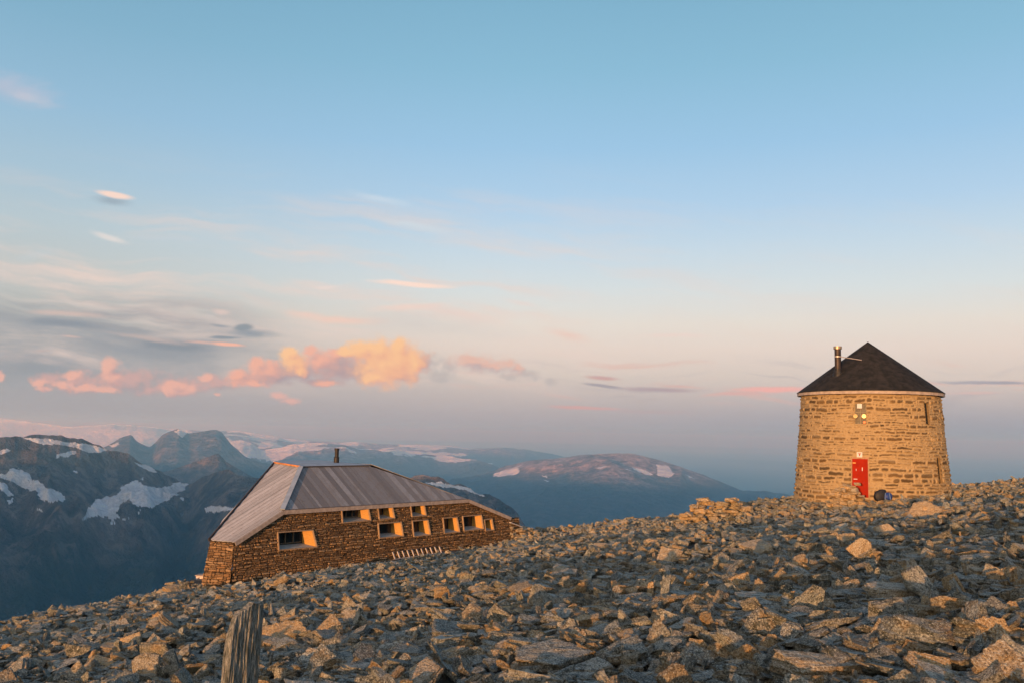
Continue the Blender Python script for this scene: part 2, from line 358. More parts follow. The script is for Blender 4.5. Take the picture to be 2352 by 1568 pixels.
# ------------------------------------------------------------------ ground of the ridge
def rim(x):   # y where the ridge breaks off
    x = np.asarray(x, float)
    return np.interp(x, [-60, -24, -18.5, -15.5, -12.5, -8, 0, 8, 16, 30, 60], [16, 24, 30, 39, 58, 63, 63, 60, 58, 58, 60])
def ground_plane(x, y):
    x = np.asarray(x, float); y = np.asarray(y, float)
    z = -1.62 - 0.09 * np.maximum(y, 0) + np.where(x < 0, 0.155 * x, 0.130 * x * np.clip(y / 18 + 0.25, 0, 1))
    z = z - 0.02 * np.maximum(-y, 0) - 0.0012 * np.minimum(y, 0) ** 2
    # gentle swell at the tower, fall beyond the rim
    z = z - 0.0004 * np.maximum(np.abs(x) - 30, 0) ** 2
    d = np.maximum(y - rim(x), 0)
    z = z - 0.62 * d * d / (d + 6)
    dl = np.maximum(-x - 42, 0); z = z - 0.5 * dl * dl / (dl + 10)
    return z
LC = np.array([-12.9557, 42.0, -5.39])                 # corner of the lodge at its low eave
lth = rad(40); LD = np.array([math.sin(lth), math.cos(lth), 0]); LN = np.array([math.cos(lth), -math.sin(lth), 0])
TAZ = rad(22.35); TC = np.array([48 * math.sin(TAZ), 48 * math.cos(TAZ)])
def lodge_sw(x, y):
    qx, qy = x - LC[0], y - LC[1]
    return qx * LD[0] + qy * LD[1], -(qx * LN[0] + qy * LN[1])
def ground(x, y):
    z = ground_plane(x, y)
    am = np.clip(np.hypot(x, y) / 8, 0.15, 1)
    z = z + am * (0.34 * fbm(x / 6.5, y / 6.5, 3, 3) + 0.16 * fbm(x / 1.7, y / 1.7, 8, 3))
    s, ww = lodge_sw(x, y)                               # levelled strip at the foot of the lodge
    target = np.interp(s, [-3, 0, 5.25, 7.8, 9.9, 13.7, 17, 20.8, 24], [-7.9, -7.42, -7.24, -7.16, -7.12, -7.0, -7.02, -6.8, -6.7])
    k = np.clip(1 - np.maximum(np.maximum(-ww - 2.5, ww - 3), np.maximum(-s - 1.0, s - 23)) / 3.5, 0, 1) ** 2 * (3 - 2 * np.clip(1 - np.maximum(np.maximum(-ww - 2.5, ww - 3), np.maximum(-s - 1.0, s - 23)) / 3.5, 0, 1))
    z = z * (1 - k) + k * (target + 0.07 * fbm(x / 1.2, y / 1.2, 21, 2))
    dt = np.hypot(x - TC[0], y - TC[1])
    tz = -2.85 + 0.115 * (x - TC[0]) * 0.85 - 0.03 * (y - TC[1])
    k = np.clip(1 - (dt - 4.5) / 6, 0, 1); k = k * k * (3 - 2 * k)
    return z * (1 - k) + k * (tz + 0.10 * fbm(x / 1.5, y / 1.5, 31, 2))
rr = np.concatenate([np.linspace(0.3, 20, 110), np.linspace(20.3, 90, 170), 90 * 1.06 ** np.arange(1, 60)])
aa = np.linspace(-math.pi, math.pi, 721)
A_, R_ = np.meshgrid(aa, rr, indexing='ij')
gx, gy = R_ * np.sin(A_), R_ * np.cos(A_)
gz = ground(gx, gy)
far = np.maximum(R_ - 110, 0)
gz = np.where(R_ > 110, np.maximum(np.minimum(gz, gz), -1150 + 0 * gz), gz)
gz = np.minimum(gz, -1.2)
gz = np.maximum(gz, -1180)
def dirt(h, b, tr):
    c = obj_co(tr); n = h.noise(c, 5.0, 8, 0.7)
    h.put(b.inputs['Base Color'], h.mix(h.ss(n, 0.35, 0.65), (0.05, 0.05, 0.046), (0.17, 0.16, 0.14)))
    bump(h, tr, b, h.noise(c, 14.0, 8, 0.75), 1.0, 0.12)
M_dirt = mat('grit', dirt)
o = link('ground', np_mesh('ground', np.stack([gx, gy, gz], -1).reshape(-1, 3), grid_faces(len(aa), len(rr))[:, ::-1]), M_dirt, smooth=True)
tag(o, 'dark grit of the ridge under the loose stones', kind='structure')

# ------------------------------------------------------------------ far country
def inpoly(px, py, poly):
    ins = np.zeros(px.shape, bool); n = len(poly)
    for i in range(n):
        x1, y1 = poly[i]; x2, y2 = poly[(i + 1) % n]
        c = ((y1 > py) != (y2 > py)) & (px < (x2 - x1) * (py - y1) / ((y2 - y1) or 1e-9) + x1)
        ins ^= c
    return ins
def P4(*p): return [(x / 3.212, 947.5 + y / 3.212) for x, y in p]
def P3(*p): return [(746.5 + x / 4.55, 1004.9 + y / 4.55) for x, y in p]
def P8(*p): return [(574 + x / 1.862, 918.7 + y / 1.862) for x, y in p]
def P2(*p): return [((750 + x / 2.412) / 1.7415, (1750 + y / 2.412) / 1.7415) for x, y in p]
def hill_mat(name, low, high, veg):
    def fn(h, b, tr):
        c = obj_co(tr); sn = attr(tr, 'snow'); al = attr(tr, 'alt')
        n = h.noise(c, 0.0022, 8, 0.68); n2 = h.noise(c, 0.012, 6, 0.7)
        col = h.mix(h.ss(n, 0.38, 0.62), low, high)
        col = h.mix(h.ss(n2, 0.45, 0.65, 0.0, 0.5), col, tuple(x * 0.45 for x in high))
        n3 = h.noise(h.V('MULTIPLY', c, (1.0, 1.0, 0.16)), 0.011, 7, 0.7)
        col = h.mix(h.ss(n3, 0.50, 0.60, 0.0, 0.55), col, tuple(min(1, x * 1.9) for x in high)); col = h.mix(h.ss(n3, 0.47, 0.38, 0.0, 0.7), col, tuple(x * 0.3 for x in low))
        col = h.mix(h.ss(h.M('ADD', al, h.M('MULTIPLY', h.M('SUBTRACT', n, 0.5), 260.0)), -380.0, -620.0, 0.0, 0.85), col, veg)
        snow = h.mix(h.ss(n2, 0.35, 0.65), (0.66, 0.68, 0.70), (0.94, 0.95, 0.96))
        h.put(b.inputs['Base Color'], h.mix(h.ss(h.M('ADD', sn, h.M('MULTIPLY', h.M('SUBTRACT', n2, 0.5), 0.5)), 0.40, 0.58), col, snow))
        b.inputs['Specular IOR Level'].default_value = 0.05
        bump(h, tr, b, h.M('ADD', n2, h.M('MULTIPLY', n, 2.0)), 1.0, 110.0)
    return mat(name, fn)
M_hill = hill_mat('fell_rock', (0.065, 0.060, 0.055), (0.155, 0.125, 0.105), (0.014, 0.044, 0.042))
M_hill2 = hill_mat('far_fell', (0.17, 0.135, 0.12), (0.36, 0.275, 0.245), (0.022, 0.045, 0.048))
def mountain(name, crest, dist, floor, front, back, relief, seed, snow=(), auto=None, nu=420, nv=300, pw=0.75, kscale=900.0, rocky=0.0, matl=None, snowbase=0.0, label=None):
    crest = sorted(crest); cx = np.array([c[0] for c in crest], float); cy = np.array([c[1] for c in crest], float)
    px = np.linspace(cx[0], cx[-1], nu); py = np.interp(px, cx, cy)
    ker = np.ones(7) / 7; pys = np.convolve(np.pad(py, 3, 'edge'), ker, 'valid'); py = pys
    az = np.empty(nu); tz = np.empty(nu)
    for i in range(nu):
        d = ray(px[i], py[i]); hh = math.hypot(d[0], d[1]); az[i] = math.atan2(d[0], d[1]); tz[i] = d[2] / hh
    dd = np.interp(px, *zip(*dist)) if isinstance(dist, (list, tuple)) else np.full(nu, float(dist))
    u = az * dd.mean()
    dd = dd * (1 + 0.02 * fbm(u / kscale / 2, u * 0, seed + 40, 4))
    zc = tz * dd + relief * 0.10 * fbm(u / kscale * 5, u * 0 + 3, seed, 5)
    nf = int(nv * 0.82); nb = nv - nf
    v = np.concatenate([-np.linspace(1, 0, nf, endpoint=False) ** 1.6 * front, np.linspace(0, 1, nb) ** 1.5 * back])
    Vg = np.broadcast_to(v[None, :], (nu, nv)); U = np.broadcast_to(u[:, None], (nu, nv))
    Rg = dd[:, None] + Vg
    t_ = np.abs(Vg) / np.where(Vg < 0, front, back)
    drop = (zc[:, None] - floor) * (1 - (1 - np.minimum(t_, 1)) ** (1 / pw) if False else np.minimum(t_, 1) ** pw)
    fade = np.clip(t_ * 9, 0, 1) * np.clip((1 - t_) * 5, 0, 1)
    gx_, gy_ = Rg * np.sin(az)[:, None], Rg * np.cos(az)[:, None]
    wq = fbm(gx_ / kscale / 1.5, gy_ / kscale / 1.5, seed + 77, 3) * 0.5
    rel = ridged(gx_ / kscale + wq, gy_ / kscale / 1.6 + wq, seed + 5, 6) - 0.55 + 0.4 * (ridged(U / kscale * 1.8 + wq, Vg / kscale / 3, seed + 9, 4) - 0.5)
    Zg = zc[:, None] - drop + relief * fade * rel
    # keep ground in front below the line of sight to the crest
    Zg = np.where(Vg < 0, np.minimum(Zg, tz[:, None] * Rg - 0.004 * np.abs(Vg) + (zc - tz * dd)[:, None]), Zg)
    X_, Y_ = gx_, gy_
    pts = np.stack([X_, Y_, Zg], -1)
    dpt = pts @ cf; qx = CX + FPX * (pts @ cR) / dpt; qy = CY - FPX * (pts @ cU) / dpt
    sn = np.zeros((nu, nv))
    jx = 9 * fbm(qx / 22, qy / 12, seed + 3, 6, 0.65); jy = 6 * fbm(qx / 16, qy / 11, seed + 4, 6, 0.65)
    for poly in snow: sn[inpoly(qx + jx, qy + jy, poly)] = 1.0
    if auto is not None: sn = np.maximum(sn, auto(qx, qy, X_, Y_, Zg))
    me = np_mesh(name, pts.reshape(-1, 3), grid_faces(nu, nv)[:, ::-1], {'snow': sn, 'alt': Zg})
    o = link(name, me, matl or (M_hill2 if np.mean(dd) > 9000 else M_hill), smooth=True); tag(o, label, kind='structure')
    return o
FL = -1200
mountain('mountain', P4((-340, 150), (-200, 165), (-100, 175), (0, 180), (130, 174), (250, 183), (500, 209), (680, 214), (800, 258), (900, 300), (980, 358), (1050, 408), (1160, 448), (1270, 490), (1350, 512), (1400, 494), (1500, 430), (1600, 405), (1700, 405), (1800, 438), (1900, 452))
         + [(640, 1104), (720, 1118), (800, 1112), (880, 1100), (944, 1097), (1032, 1108), (1080, 1122), (1120, 1137), (1153, 1159), (1186, 1181), (1230, 1235), (1290, 1300)],
         [(-100, 4600), (300, 5000), (436, 5200), (540, 4700), (900, 4200), (1290, 3800)], FL, 3300, 1800, 430, 11,
         snow=[P4((140, 182), (250, 184), (400, 196), (560, 222), (700, 240), (790, 275), (750, 290), (640, 290), (560, 258), (450, 242), (300, 228), (200, 198)),
               P4((410, 335), (430, 310), (490, 285), (560, 285), (560, 300), (480, 325)), P4((-200, 290), (0, 270), (40, 260), (65, 275), (30, 295), (0, 300)),
               P4((-40, 440), (0, 450), (60, 440), (70, 410), (160, 415), (210, 450), (225, 490), (290, 510), (380, 560), (450, 600), (480, 640), (460, 660), (420, 640), (360, 660), (310, 650), (270, 580), (200, 560), (150, 540), (110, 510), (40, 480), (-20, 470)),
               P4((0, 500), (40, 520), (70, 570), (100, 610), (60, 610), (20, 580), (-30, 560)), P4((55, 640), (100, 640), (100, 665), (60, 660)), P4((270, 700), (300, 700), (318, 725), (290, 715)),
               P4((620, 790), (640, 730), (700, 640), (760, 635), (810, 608), (870, 600), (900, 545), (960, 510), (1010, 500), (1060, 530), (1130, 552), (1200, 555), (1270, 520), (1330, 505), (1395, 525), (1370, 560), (1320, 580), (1290, 612), (1200, 650), (1100, 700), (1020, 690), (950, 640), (900, 650), (870, 720), (880, 770), (820, 790), (790, 760), (700, 770)),
               P4((1520, 705), (1580, 685), (1660, 690), (1725, 700), (1700, 715), (1600, 732), (1530, 735)), P4((990, 368), (1060, 382), (1150, 410), (1165, 440), (1110, 432), (1040, 400)),
               P4((535, 425), (570, 420), (570, 445), (548, 440)), P4((1000, 730), (1030, 715), (1035, 730), (1010, 740)), P4((1320, 625), (1350, 620), (1345, 650), (1325, 640)), P4((1030, 490), (1055, 475), (1050, 500)),
               P4((880, 790), (960, 765), (965, 775), (890, 800)), P4((800, 820), (860, 810), (820, 830)),
               P3((1060, 462), (1200, 465), (1380, 495), (1560, 540), (1690, 612), (1600, 602), (1540, 570), (1350, 528), (1220, 512), (1120, 500))],
         nu=760, nv=420, kscale=700, label='brown near mountain with snow patches and a small glacier, falling into the dark valley')
mountain('mountain', [(300, 1060), (361, 1079), (375, 1081), (410, 1074), (436, 1066), (460, 1058), (479, 1050), (501, 1043), (510, 1052), (517, 1060), (536, 1072), (580, 1090), (640, 1120)], 7600, FL, 2500, 1500, 160, 23, nu=240, nv=160,
         snow=[P4((1340, 345), (1400, 335), (1470, 325), (1470, 335), (1400, 348))], label='small dark pointed peak between the near mountain and the lodge roof')
mountain('mountain', P4((600, 330), (700, 270), (800, 230), (880, 190), (970, 160), (1000, 205), (1050, 235), (1110, 255), (1150, 215), (1200, 160), (1260, 128), (1320, 115), (1380, 148), (1450, 150), (1520, 140), (1600, 130), (1640, 140), (1700, 220), (1750, 270), (1800, 320), (1900, 360), (2100, 400), (2400, 470)),
         12500, FL, 4500, 2500, 320, 37, nu=420, nv=220, kscale=1500, matl=M_hill,
         snow=[P4((1285, 128), (1330, 118), (1385, 152), (1340, 178), (1300, 158)), P4((810, 235), (880, 225), (890, 240), (830, 252)), P4((600, 130), (640, 125), (630, 150))], label='purple double topped mountain in the middle distance at the left')
def auto_mid(qx, qy, x, y, z):
    n = 0.8 * fbm(x / 1500, y / 900, 91, 5) + 0.55 * fbm(x / 500, y / 380, 95, 4)
    return np.clip((n + 0.10 + np.interp(qx, [500, 700, 1000, 1200], [0.10, -0.02, -0.12, -0.4]) - np.clip((qy - np.interp(qx, [560, 800, 1100], [1055, 1045, 1060])) / 30, -0.2, 1)) * 4, 0, 1)
mountain('mountain', P4((1500, 250), (1640, 215), (1700, 208), (1780, 200), (1850, 215)) + [(600, 1032), (640, 1024), (690, 1016), (730, 1014), (780, 1019), (830, 1030), (900, 1036), (960, 1040), (1030, 1047), (1090, 1055), (1150, 1075), (1250, 1110)],
         17000, FL, 6000, 3000, 420, 41, auto=auto_mid, nu=420, nv=240, kscale=2200,
         snow=[P4((1620, 225), (1700, 214), (1850, 240), (2029, 268), (2029, 370), (1900, 340), (1800, 305), (1700, 262))], label='snow streaked fells behind the lodge roof')
def auto_cap(qx, qy, x, y, z):
    n = 0.8 * fbm(x / 2200, y / 1700, 51, 5) + 0.5 * fbm(x / 700, y / 600, 57, 4)
    return np.clip((n + np.interp(qx, [0, 350, 520, 800, 1250], [0.50, 0.46, 0.14, 0.04, -0.06])) * 4.0, 0, 1)
mountain('mountain', [(-80, 1010), (40, 1000), (80, 992), (110, 985), (160, 980), (200, 976), (240, 975), (300, 977), (350, 980), (420, 986), (500, 988), (574, 993), (655, 1005), (735, 1013), (800, 1016), (896, 1020), (1030, 1023), (1084, 1030), (1125, 1030), (1165, 1026), (1218, 1033), (1270, 1042), (1340, 1060), (1420, 1090)],
         24000, FL, 7000, 3000, 420, 53, auto=auto_cap, nu=620, nv=200, kscale=3000, label='long snow covered plateau along the skyline')
mountain('mountain', [(-80, 955), (0, 960), (60, 966), (150, 978), (300, 990), (500, 999), (700, 1012), (900, 1028), (1100, 1040)], 28500, FL, 3500, 3000, 120, 61, auto=lambda qx, qy, x, y, z: np.full(z.shape, 1.0), nu=300, nv=120, kscale=4000, label='faint white icecap farthest away at the left')
def auto_m(qx, qy, x, y, z):
    n = fbm(x / 1500, y / 900, 71, 5)
    return np.clip((n - 0.30 - np.clip((qy - 1085) / 40, 0, 1)) * 3, 0, 0.9)
mountain('mountain', P8((700, 400), (850, 350), (950, 322), (1100, 283), (1180, 258), (1250, 247), (1320, 244), (1400, 238), (1480, 232), (1550, 226), (1650, 229), (1700, 238), (1750, 250), (1820, 275), (1900, 302), (2000, 345), (2100, 385), (2200, 406), (2320, 418)) + [(1950, 1152), (2150, 1160), (2352, 1180), (2480, 1200)],
         12000, FL, 6500, 4000, 260, 83, nu=620, nv=300, kscale=1700, auto=auto_m, pw=0.85,
         snow=[P8((1640, 281), (1700, 300), (1722, 324), (1660, 306)), P8((1740, 272), (1790, 282), (1812, 312), (1782, 330), (1740, 318)), P8((1860, 312), (1912, 336), (1880, 328)), P8((1250, 340), (1278, 342), (1270, 349)), P8((1250, 318), (1272, 316), (1270, 334))],
         label='broad rounded fell with pink lit top to the left of the tower')
# valley floor reaching the horizon
def valley(h, b, tr):
    c = obj_co(tr); n = h.noise(c, 0.0004, 8, 0.65)
    h.put(b.inputs['Base Color'], h.mix(h.ss(n, 0.4, 0.6), (0.03, 0.055, 0.05), (0.06, 0.08, 0.06)))
vr = np.concatenate([[0], 900 * 1.12 ** np.arange(0, 44)]); va = np.linspace(-math.pi, math.pi, 145)
A_, R_ = np.meshgrid(va, vr, indexing='ij')
vx, vy = R_ * np.sin(A_), R_ * np.cos(A_)
vz = -1200 + 120 * np.clip(R_ / 9000, 0, 1) * fbm(vx / 5000, vy / 5000, 5, 4)
o = link('valley', np_mesh('valley', np.stack([vx, vy, vz], -1).reshape(-1, 3), grid_faces(len(va), len(vr))[:, ::-1]), mat('lowland', valley), smooth=True)
tag(o, 'dark lowland far below the ridge', kind='structure')
# unseen ridge added behind the viewer, its crest set to shade the valleys
bx = np.linspace(-60000, 60000, 200); bv = np.linspace(-1, 1, 25)
B1, B2_ = np.meshgrid(bx, bv, indexing='ij')
DB = 3000.0
sh = np.array([math.sin(SUN_AZ), math.cos(SUN_AZ)]); sp_ = np.array([-sh[1], sh[0]])
hb = math.tan(SUN_EL) * DB - 30
bz = FL + (hb - FL) * (1 - np.abs(B2_)) + (1 - np.abs(B2_)) * 8 * fbm(B1 / 2500, B2_ * 2, 99, 4) * np.clip(np.abs(B1) / 3000, 0, 1)
bxx = sh[0] * (DB - B2_ * 3000) + sp_[0] * B1; byy = sh[1] * (DB - B2_ * 3000) + sp_[1] * B1
o = link('mountain', np_mesh('mountain', np.stack([bxx, byy, bz], -1).reshape(-1, 3), grid_faces(200, 25), {'snow': np.zeros(5000), 'alt': bz}), M_hill, smooth=True)
tag(o, 'unseen ridge added behind the viewer to shade the valleys', kind='structure')

# ------------------------------------------------------------------ air
HZ_TOP = 250.0
hz = MB(); bmesh.ops.create_cube(hz.bm, size=1, matrix=Matrix.Translation((0, 25000, (HZ_TOP - 1420) / 2)) @ Matrix.Diagonal((150000, 120000, HZ_TOP + 1420, 1)))
def haze_mat():
    mt = bpy.data.materials.new('haze'); mt.use_nodes = True; tr = mt.node_tree; tr.nodes.clear()
    out = tr.nodes.new('ShaderNodeOutputMaterial'); v = tr.nodes.new('ShaderNodeVolumePrincipled')
    v.inputs['Color'].default_value = (0.36, 0.75, 1.0, 1); v.inputs['Absorption Color'].default_value = (1, 1, 1, 1); v.inputs['Density'].default_value = 7.2e-5
    v.inputs['Anisotropy'].default_value = 0.45; v.inputs['Density Attribute'].default_value = ''
    v.inputs['Color Attribute'].default_value = ''; v.inputs['Temperature Attribute'].default_value = ''
    tr.links.new(v.outputs[0], out.inputs['Volume']); return mt
tag(hz.build('haze', haze_mat()), 'evening haze in the air', kind='stuff')

# ------------------------------------------------------------------ masonry
def masonry(U, V, seed, hmin, hmax, wmin, wmax, split=0.3):
    rg = np.random.default_rng(seed)
    V = V + 0.05 * fbm(U / 1.6, V / 1.2, seed, 3) + 0.02 * fbm(U / 0.3, V / 0.3, seed + 1, 2)
    U = U + 0.03 * fbm(U / 0.4, V / 0.3, seed + 2, 2)
    vmin, vmax = V.min() - 0.3, V.max() + 0.3
    hs = [vmin]
    while hs[-1] < vmax: hs.append(hs[-1] + rg.uniform(hmin, hmax))
    hs = np.array(hs); ci = np.clip(np.searchsorted(hs, V) - 1, 0, len(hs) - 2)
    D = np.zeros(U.shape); R1 = np.zeros(U.shape); R2 = np.zeros(U.shape)
    umin, umax = U.min() - 1, U.max() + 1
    for c in range(len(hs) - 1):
        mk = ci == c
        if not mk.any(): continue
        ws = [umin - rg.uniform(0, wmax)]
        while ws[-1] < umax: ws.append(ws[-1] + (rg.uniform(wmin, wmax) if rg.random() > 0.25 else rg.uniform(wmin * 0.5, wmin)))
        ws = np.array(ws); k = len(ws)
        ra, rb, sp = rg.random(k), rg.random(k), rg.random(k) < split; cut = rg.uniform(0.35, 0.65, k)
        u, v = U[mk], V[mk]; j = np.clip(np.searchsorted(ws, u) - 1, 0, k - 2)
        u0, u1 = ws[j], ws[j + 1]; v0, v1 = np.full(u.shape, hs[c]), np.full(u.shape, hs[c + 1])
        vm = v0 + (v1 - v0) * cut[j]; s = sp[j]; up = v > vm
        v0 = np.where(s & up, vm, v0); v1 = np.where(s & ~up, vm, v1)
        hw, hh = (u1 - u0) / 2, (v1 - v0) / 2; r = np.minimum(hh, hw) * 0.95
        qx = np.abs(u - (u0 + u1) / 2) - (hw - r); qy = np.abs(v - (v0 + v1) / 2) - (hh - r)
        sd = np.hypot(np.maximum(qx, 0), np.maximum(qy, 0)) + np.minimum(np.maximum(qx, qy), 0) - r
        D[mk] = -sd
        a = ra[j]; b = rb[j]
        R1[mk] = np.where(s & up, (a * 7.7) % 1, a); R2[mk] = np.where(s & up, (b * 5.3) % 1, b)
    return D, R1, R2
def sstep(x, a, b):
    t_ = np.clip((x - a) / (b - a), 0, 1); return t_ * t_ * (3 - 2 * t_)
def wall_mat(name, mortar, dark, lite, warm, bs=0.5):
    def fn(h, b, tr):
        s = attr(tr, 'stone'); r1 = attr(tr, 'rnd'); r2 = attr(tr, 'rndb'); c = obj_co(tr)
        n = h.noise(c, 7.0, 6, 0.65); n2 = h.noise(c, 34.0, 5, 0.7)
        st = h.mix(r1, dark, lite); st = h.mix(h.M('MULTIPLY', r2, 0.7), st, warm)
        st = h.mix(h.ss(n2, 0.45, 0.7, 0.0, 0.55), st, tuple(x * 0.5 for x in dark))
        mo = h.mix(h.ss(n, 0.3, 0.7), tuple(x * 0.82 for x in mortar), mortar)
        mo = h.mix(h.ss(n2, 0.5, 0.72, 0.0, 0.35), mo, tuple(x * 0.6 for x in mortar))
        h.put(b.inputs['Base Color'], h.mix(s, mo, st))
        b.inputs['Roughness'].default_value = 0.95; b.inputs['Specular IOR Level'].default_value = 0.1
        bump(h, tr, b, h.M('ADD', n2, h.M('MULTIPLY', n, 0.6)), bs, 0.03)
    return mat(name, fn)

# ------------------------------------------------------------------ lodge
LB = 0.15
def LP(s, ww, z):     # lodge frame (along facade, into the house, height) -> world
    p = LC + LD * s - LN * ww; return (float(p[0]), float(p[1]), float(z))
ZL, ZE, ZT = -5.39, -4.08, -2.12
lodge = empty('stone_lodge', LP(10, 5, -7.3))
tag(lodge, 'long low dry-stone lodge with grey board roof sunk into the left slope', 'building')
def to_local(o):
    o.location = Vector(o.location) - lodge.location if o.parent is lodge else o.location
    return o
class Grp:      # helper giving children local offsets
    def __init__(s, e): s.e = e
    def __call__(s, o):
        o.parent = s.e; o.matrix_parent_inverse = Matrix.Translation(-s.e.location) if s.e.type == 'EMPTY' else s.e.matrix_world.inverted(); return o
LG = Grp(lodge)
WINS = [((2.42, -5.09), (4.54, -5.12), (4.76, -5.98), (2.44, -5.94), 'w'), ((6.49, -4.20), (8.34, -4.23), (8.46, -4.88), (6.50, -4.89), 'w'),
        ((9.03, -4.22), (10.10, -4.23), (10.22, -4.86), (9.08, -4.85), ''), ((8.98, -5.09), (10.68, -5.10), (10.80, -5.88), (9.00, -5.86), ''),
        ((11.51, -4.21), (12.60, -4.21), (12.70, -4.85), (11.56, -4.86), ''), ((11.56, -5.10), (12.80, -5.11), (12.95, -5.97), (11.60, -5.97), ''),
        ((14.08, -5.09), (15.28, -5.10), (15.42, -5.98), (14.10, -5.97), ''), ((15.79, -5.09), (17.50, -5.08), (17.60, -5.95), (15.81, -5.95), ''),
        ((17.74, -5.41), (18.46, -5.38), (18.56, -6.08), (17.77, -6.09), '')]
def fw(z): return -LB * (ZL - z)             # inward offset of the battered facade at height z
def facade_top(s): return np.interp(s, [-2, 0, 2.73, 16.31, 20.09, 22], [-5.42, -5.42, -4.10, -4.14, -5.46, -5.46])
M_lw = wall_mat('dry_stone', (0.018, 0.013, 0.009), (0.085, 0.057, 0.035), (0.33, 0.235, 0.14), (0.33, 0.185, 0.08), 0.9)
def stone_panel(name, sA, sB, base_z, top_fn, pos_fn, seed, holes=(), step=0.023, parent=LG, amp=0.045, sz=(0.055, 0.135, 0.13, 0.52)):
    nu = int((sB - sA) / step); zt = max(top_fn(np.linspace(sA, sB, 40))); nv = int((zt - base_z) / step) + 1
    U, V = np.meshgrid(np.linspace(sA, sB, nu), np.linspace(base_z, zt, nv), indexing='ij')
    top = top_fn(U); keepv = V < top + step; V = np.minimum(V, top)
    D, r1, r2 = masonry(U, V, seed, *sz)
    st = sstep(D + 0.012 * fbm(U / 0.05, V / 0.05, seed, 2), 0.004, 0.024)
    off = amp * sstep(D, 0.0, 0.05) * (0.55 + 0.7 * r1) + 0.014 * fbm(U / 0.12, V / 0.08, seed + 8, 3) * st
    pts = pos_fn(U, V, off)
    kf = keepv[:-1, :-1]
    Uc, Vc = (U[:-1, :-1] + step / 2), (V[:-1, :-1] + step / 2)
    for q in holes: kf = kf & ~inpoly(Uc, Vc, q)
    me = np_mesh(name, pts.reshape(-1, 3), grid_faces(nu, nv, kf), {'stone': st, 'rnd': r1, 'rndb': r2})
    return parent(link(name, me, M_lw))
def fac_pos(U, V, off):
    wv = fw(V) - off
    return np.stack([LC[0] + LD[0] * U - LN[0] * wv, LC[1] + LD[1] * U - LN[1] * wv, V], -1)
corner = -0.14      # s of the corner leans out downwards a little
def fac_pos2(U, V, off):
    lean = 0.12 * (ZL - V) * np.clip(1 - U / 0.8, 0, 1)
    return fac_pos(U - np.where(U < 0.8, lean, 0), V, off)
holes = [[q[0], q[1], q[2], q[3]] for q in WINS]
stone_panel('front_wall', 0.0, 21.2, -8.0, lambda s: facade_top(s), fac_pos2, 5, holes, amp=0.07)
# end wall from the corner C to A, battered
Ct, At = np.array([0, 0.0]), np.array([-0.43, 1.33]); Cb, Ab = np.array([-0.30, -0.33]), np.array([-1.12, 0.78])
elen = 1.42
def end_pos(U, V, off):
    k = (ZL - V) / 2.05; f = (U / elen)[..., None]
    top = Ct + (At - Ct) * f; bot = Cb + (Ab - Cb) * f
    p = top + (bot - top) * k[..., None]
    nx, ny = -0.93, -0.37
    s_, w_ = p[..., 0] + nx * off, p[..., 1] + ny * off
    return np.stack([LC[0] + LD[0] * s_ - LN[0] * w_, LC[1] + LD[1] * s_ - LN[1] * w_, V], -1)
stone_panel('end_wall', 0.0, elen, -8.1, lambda s: np.full(np.shape(s), ZL - 0.04), end_pos, 15, step=0.022, sz=(0.06, 0.16, 0.15, 0.5))
# walls away from the view, plain but stone
def plan(s, ww, z): return LP(s, ww, z)
rest = MB()
pl = [(-0.43, 1.33, -1.12, 0.78), (5.5, 9.6, 5.2, 10.0), (16.5, 10.6, 16.8, 11.0), (21.0, 3.0, 21.5, 3.1), (20.3, 0.0, 21.2, -0.2)]
for (a, b) in zip(pl[:-1], pl[1:]):
    za = ZL - 0.04
    rest.poly([LP(a[0], a[1], za), LP(b[0], b[1], za), LP(b[2], b[3], -8.1), LP(a[2], a[3], -8.1)])
def lw_plain(h, b, tr):
    c = obj_co(tr); v = h.vor(h.V('MULTIPLY', c, (1, 1, 3.2)), 2.6, 'DISTANCE_TO_EDGE'); n = h.noise(c, 20, 5, 0.7)
    h.put(b.inputs['Base Color'], h.mix(h.ss(v, 0.02, 0.08), (0.035, 0.028, 0.022), h.mix(n, (0.15, 0.11, 0.08), (0.36, 0.28, 0.2))))
    bump(h, tr, b, h.ss(v, 0.0, 0.12), 0.8, 0.05)
LG(rest.build('rear_wall', mat('rear_stone', lw_plain)))
# roof
T2, T3, T1 = (5.88, 3.0), (10.9, 3.0), (5.57, 5.0)
def roofmat(name, ca, cb, cc):
    def fn(h, b, tr):
        s = attr(tr, 'rnd'); c = obj_co(tr); n = h.noise(c, 9.0, 6, 0.7); n2 = h.noise(h.V('MULTIPLY', c, (2.2, 1.0, 1.0)), 1.3, 6, 0.7)
        col = h.mix(s, ca, cb); col = h.mix(h.ss(n2, 0.4, 0.68, 0.0, 0.5), col, cc); col = h.mix(h.ss(n, 0.5, 0.7, 0.0, 0.4), col, tuple(x * 0.5 for x in ca))
        h.put(b.inputs['Base Color'], col); b.inputs['Roughness'].default_value = 0.9; b.inputs['Specular IOR Level'].default_value = 0.1
        bump(h, tr, b, n, 0.3, 0.01)
    return mat(name, fn)
M_roof = roofmat('weathered_boards', (0.135, 0.135, 0.14), (0.26, 0.26, 0.265), (0.17, 0.15, 0.135)); M_roof2 = roofmat('weathered_boards_left', (0.23, 0.235, 0.25), (0.36, 0.36, 0.38), (0.25, 0.24, 0.245))
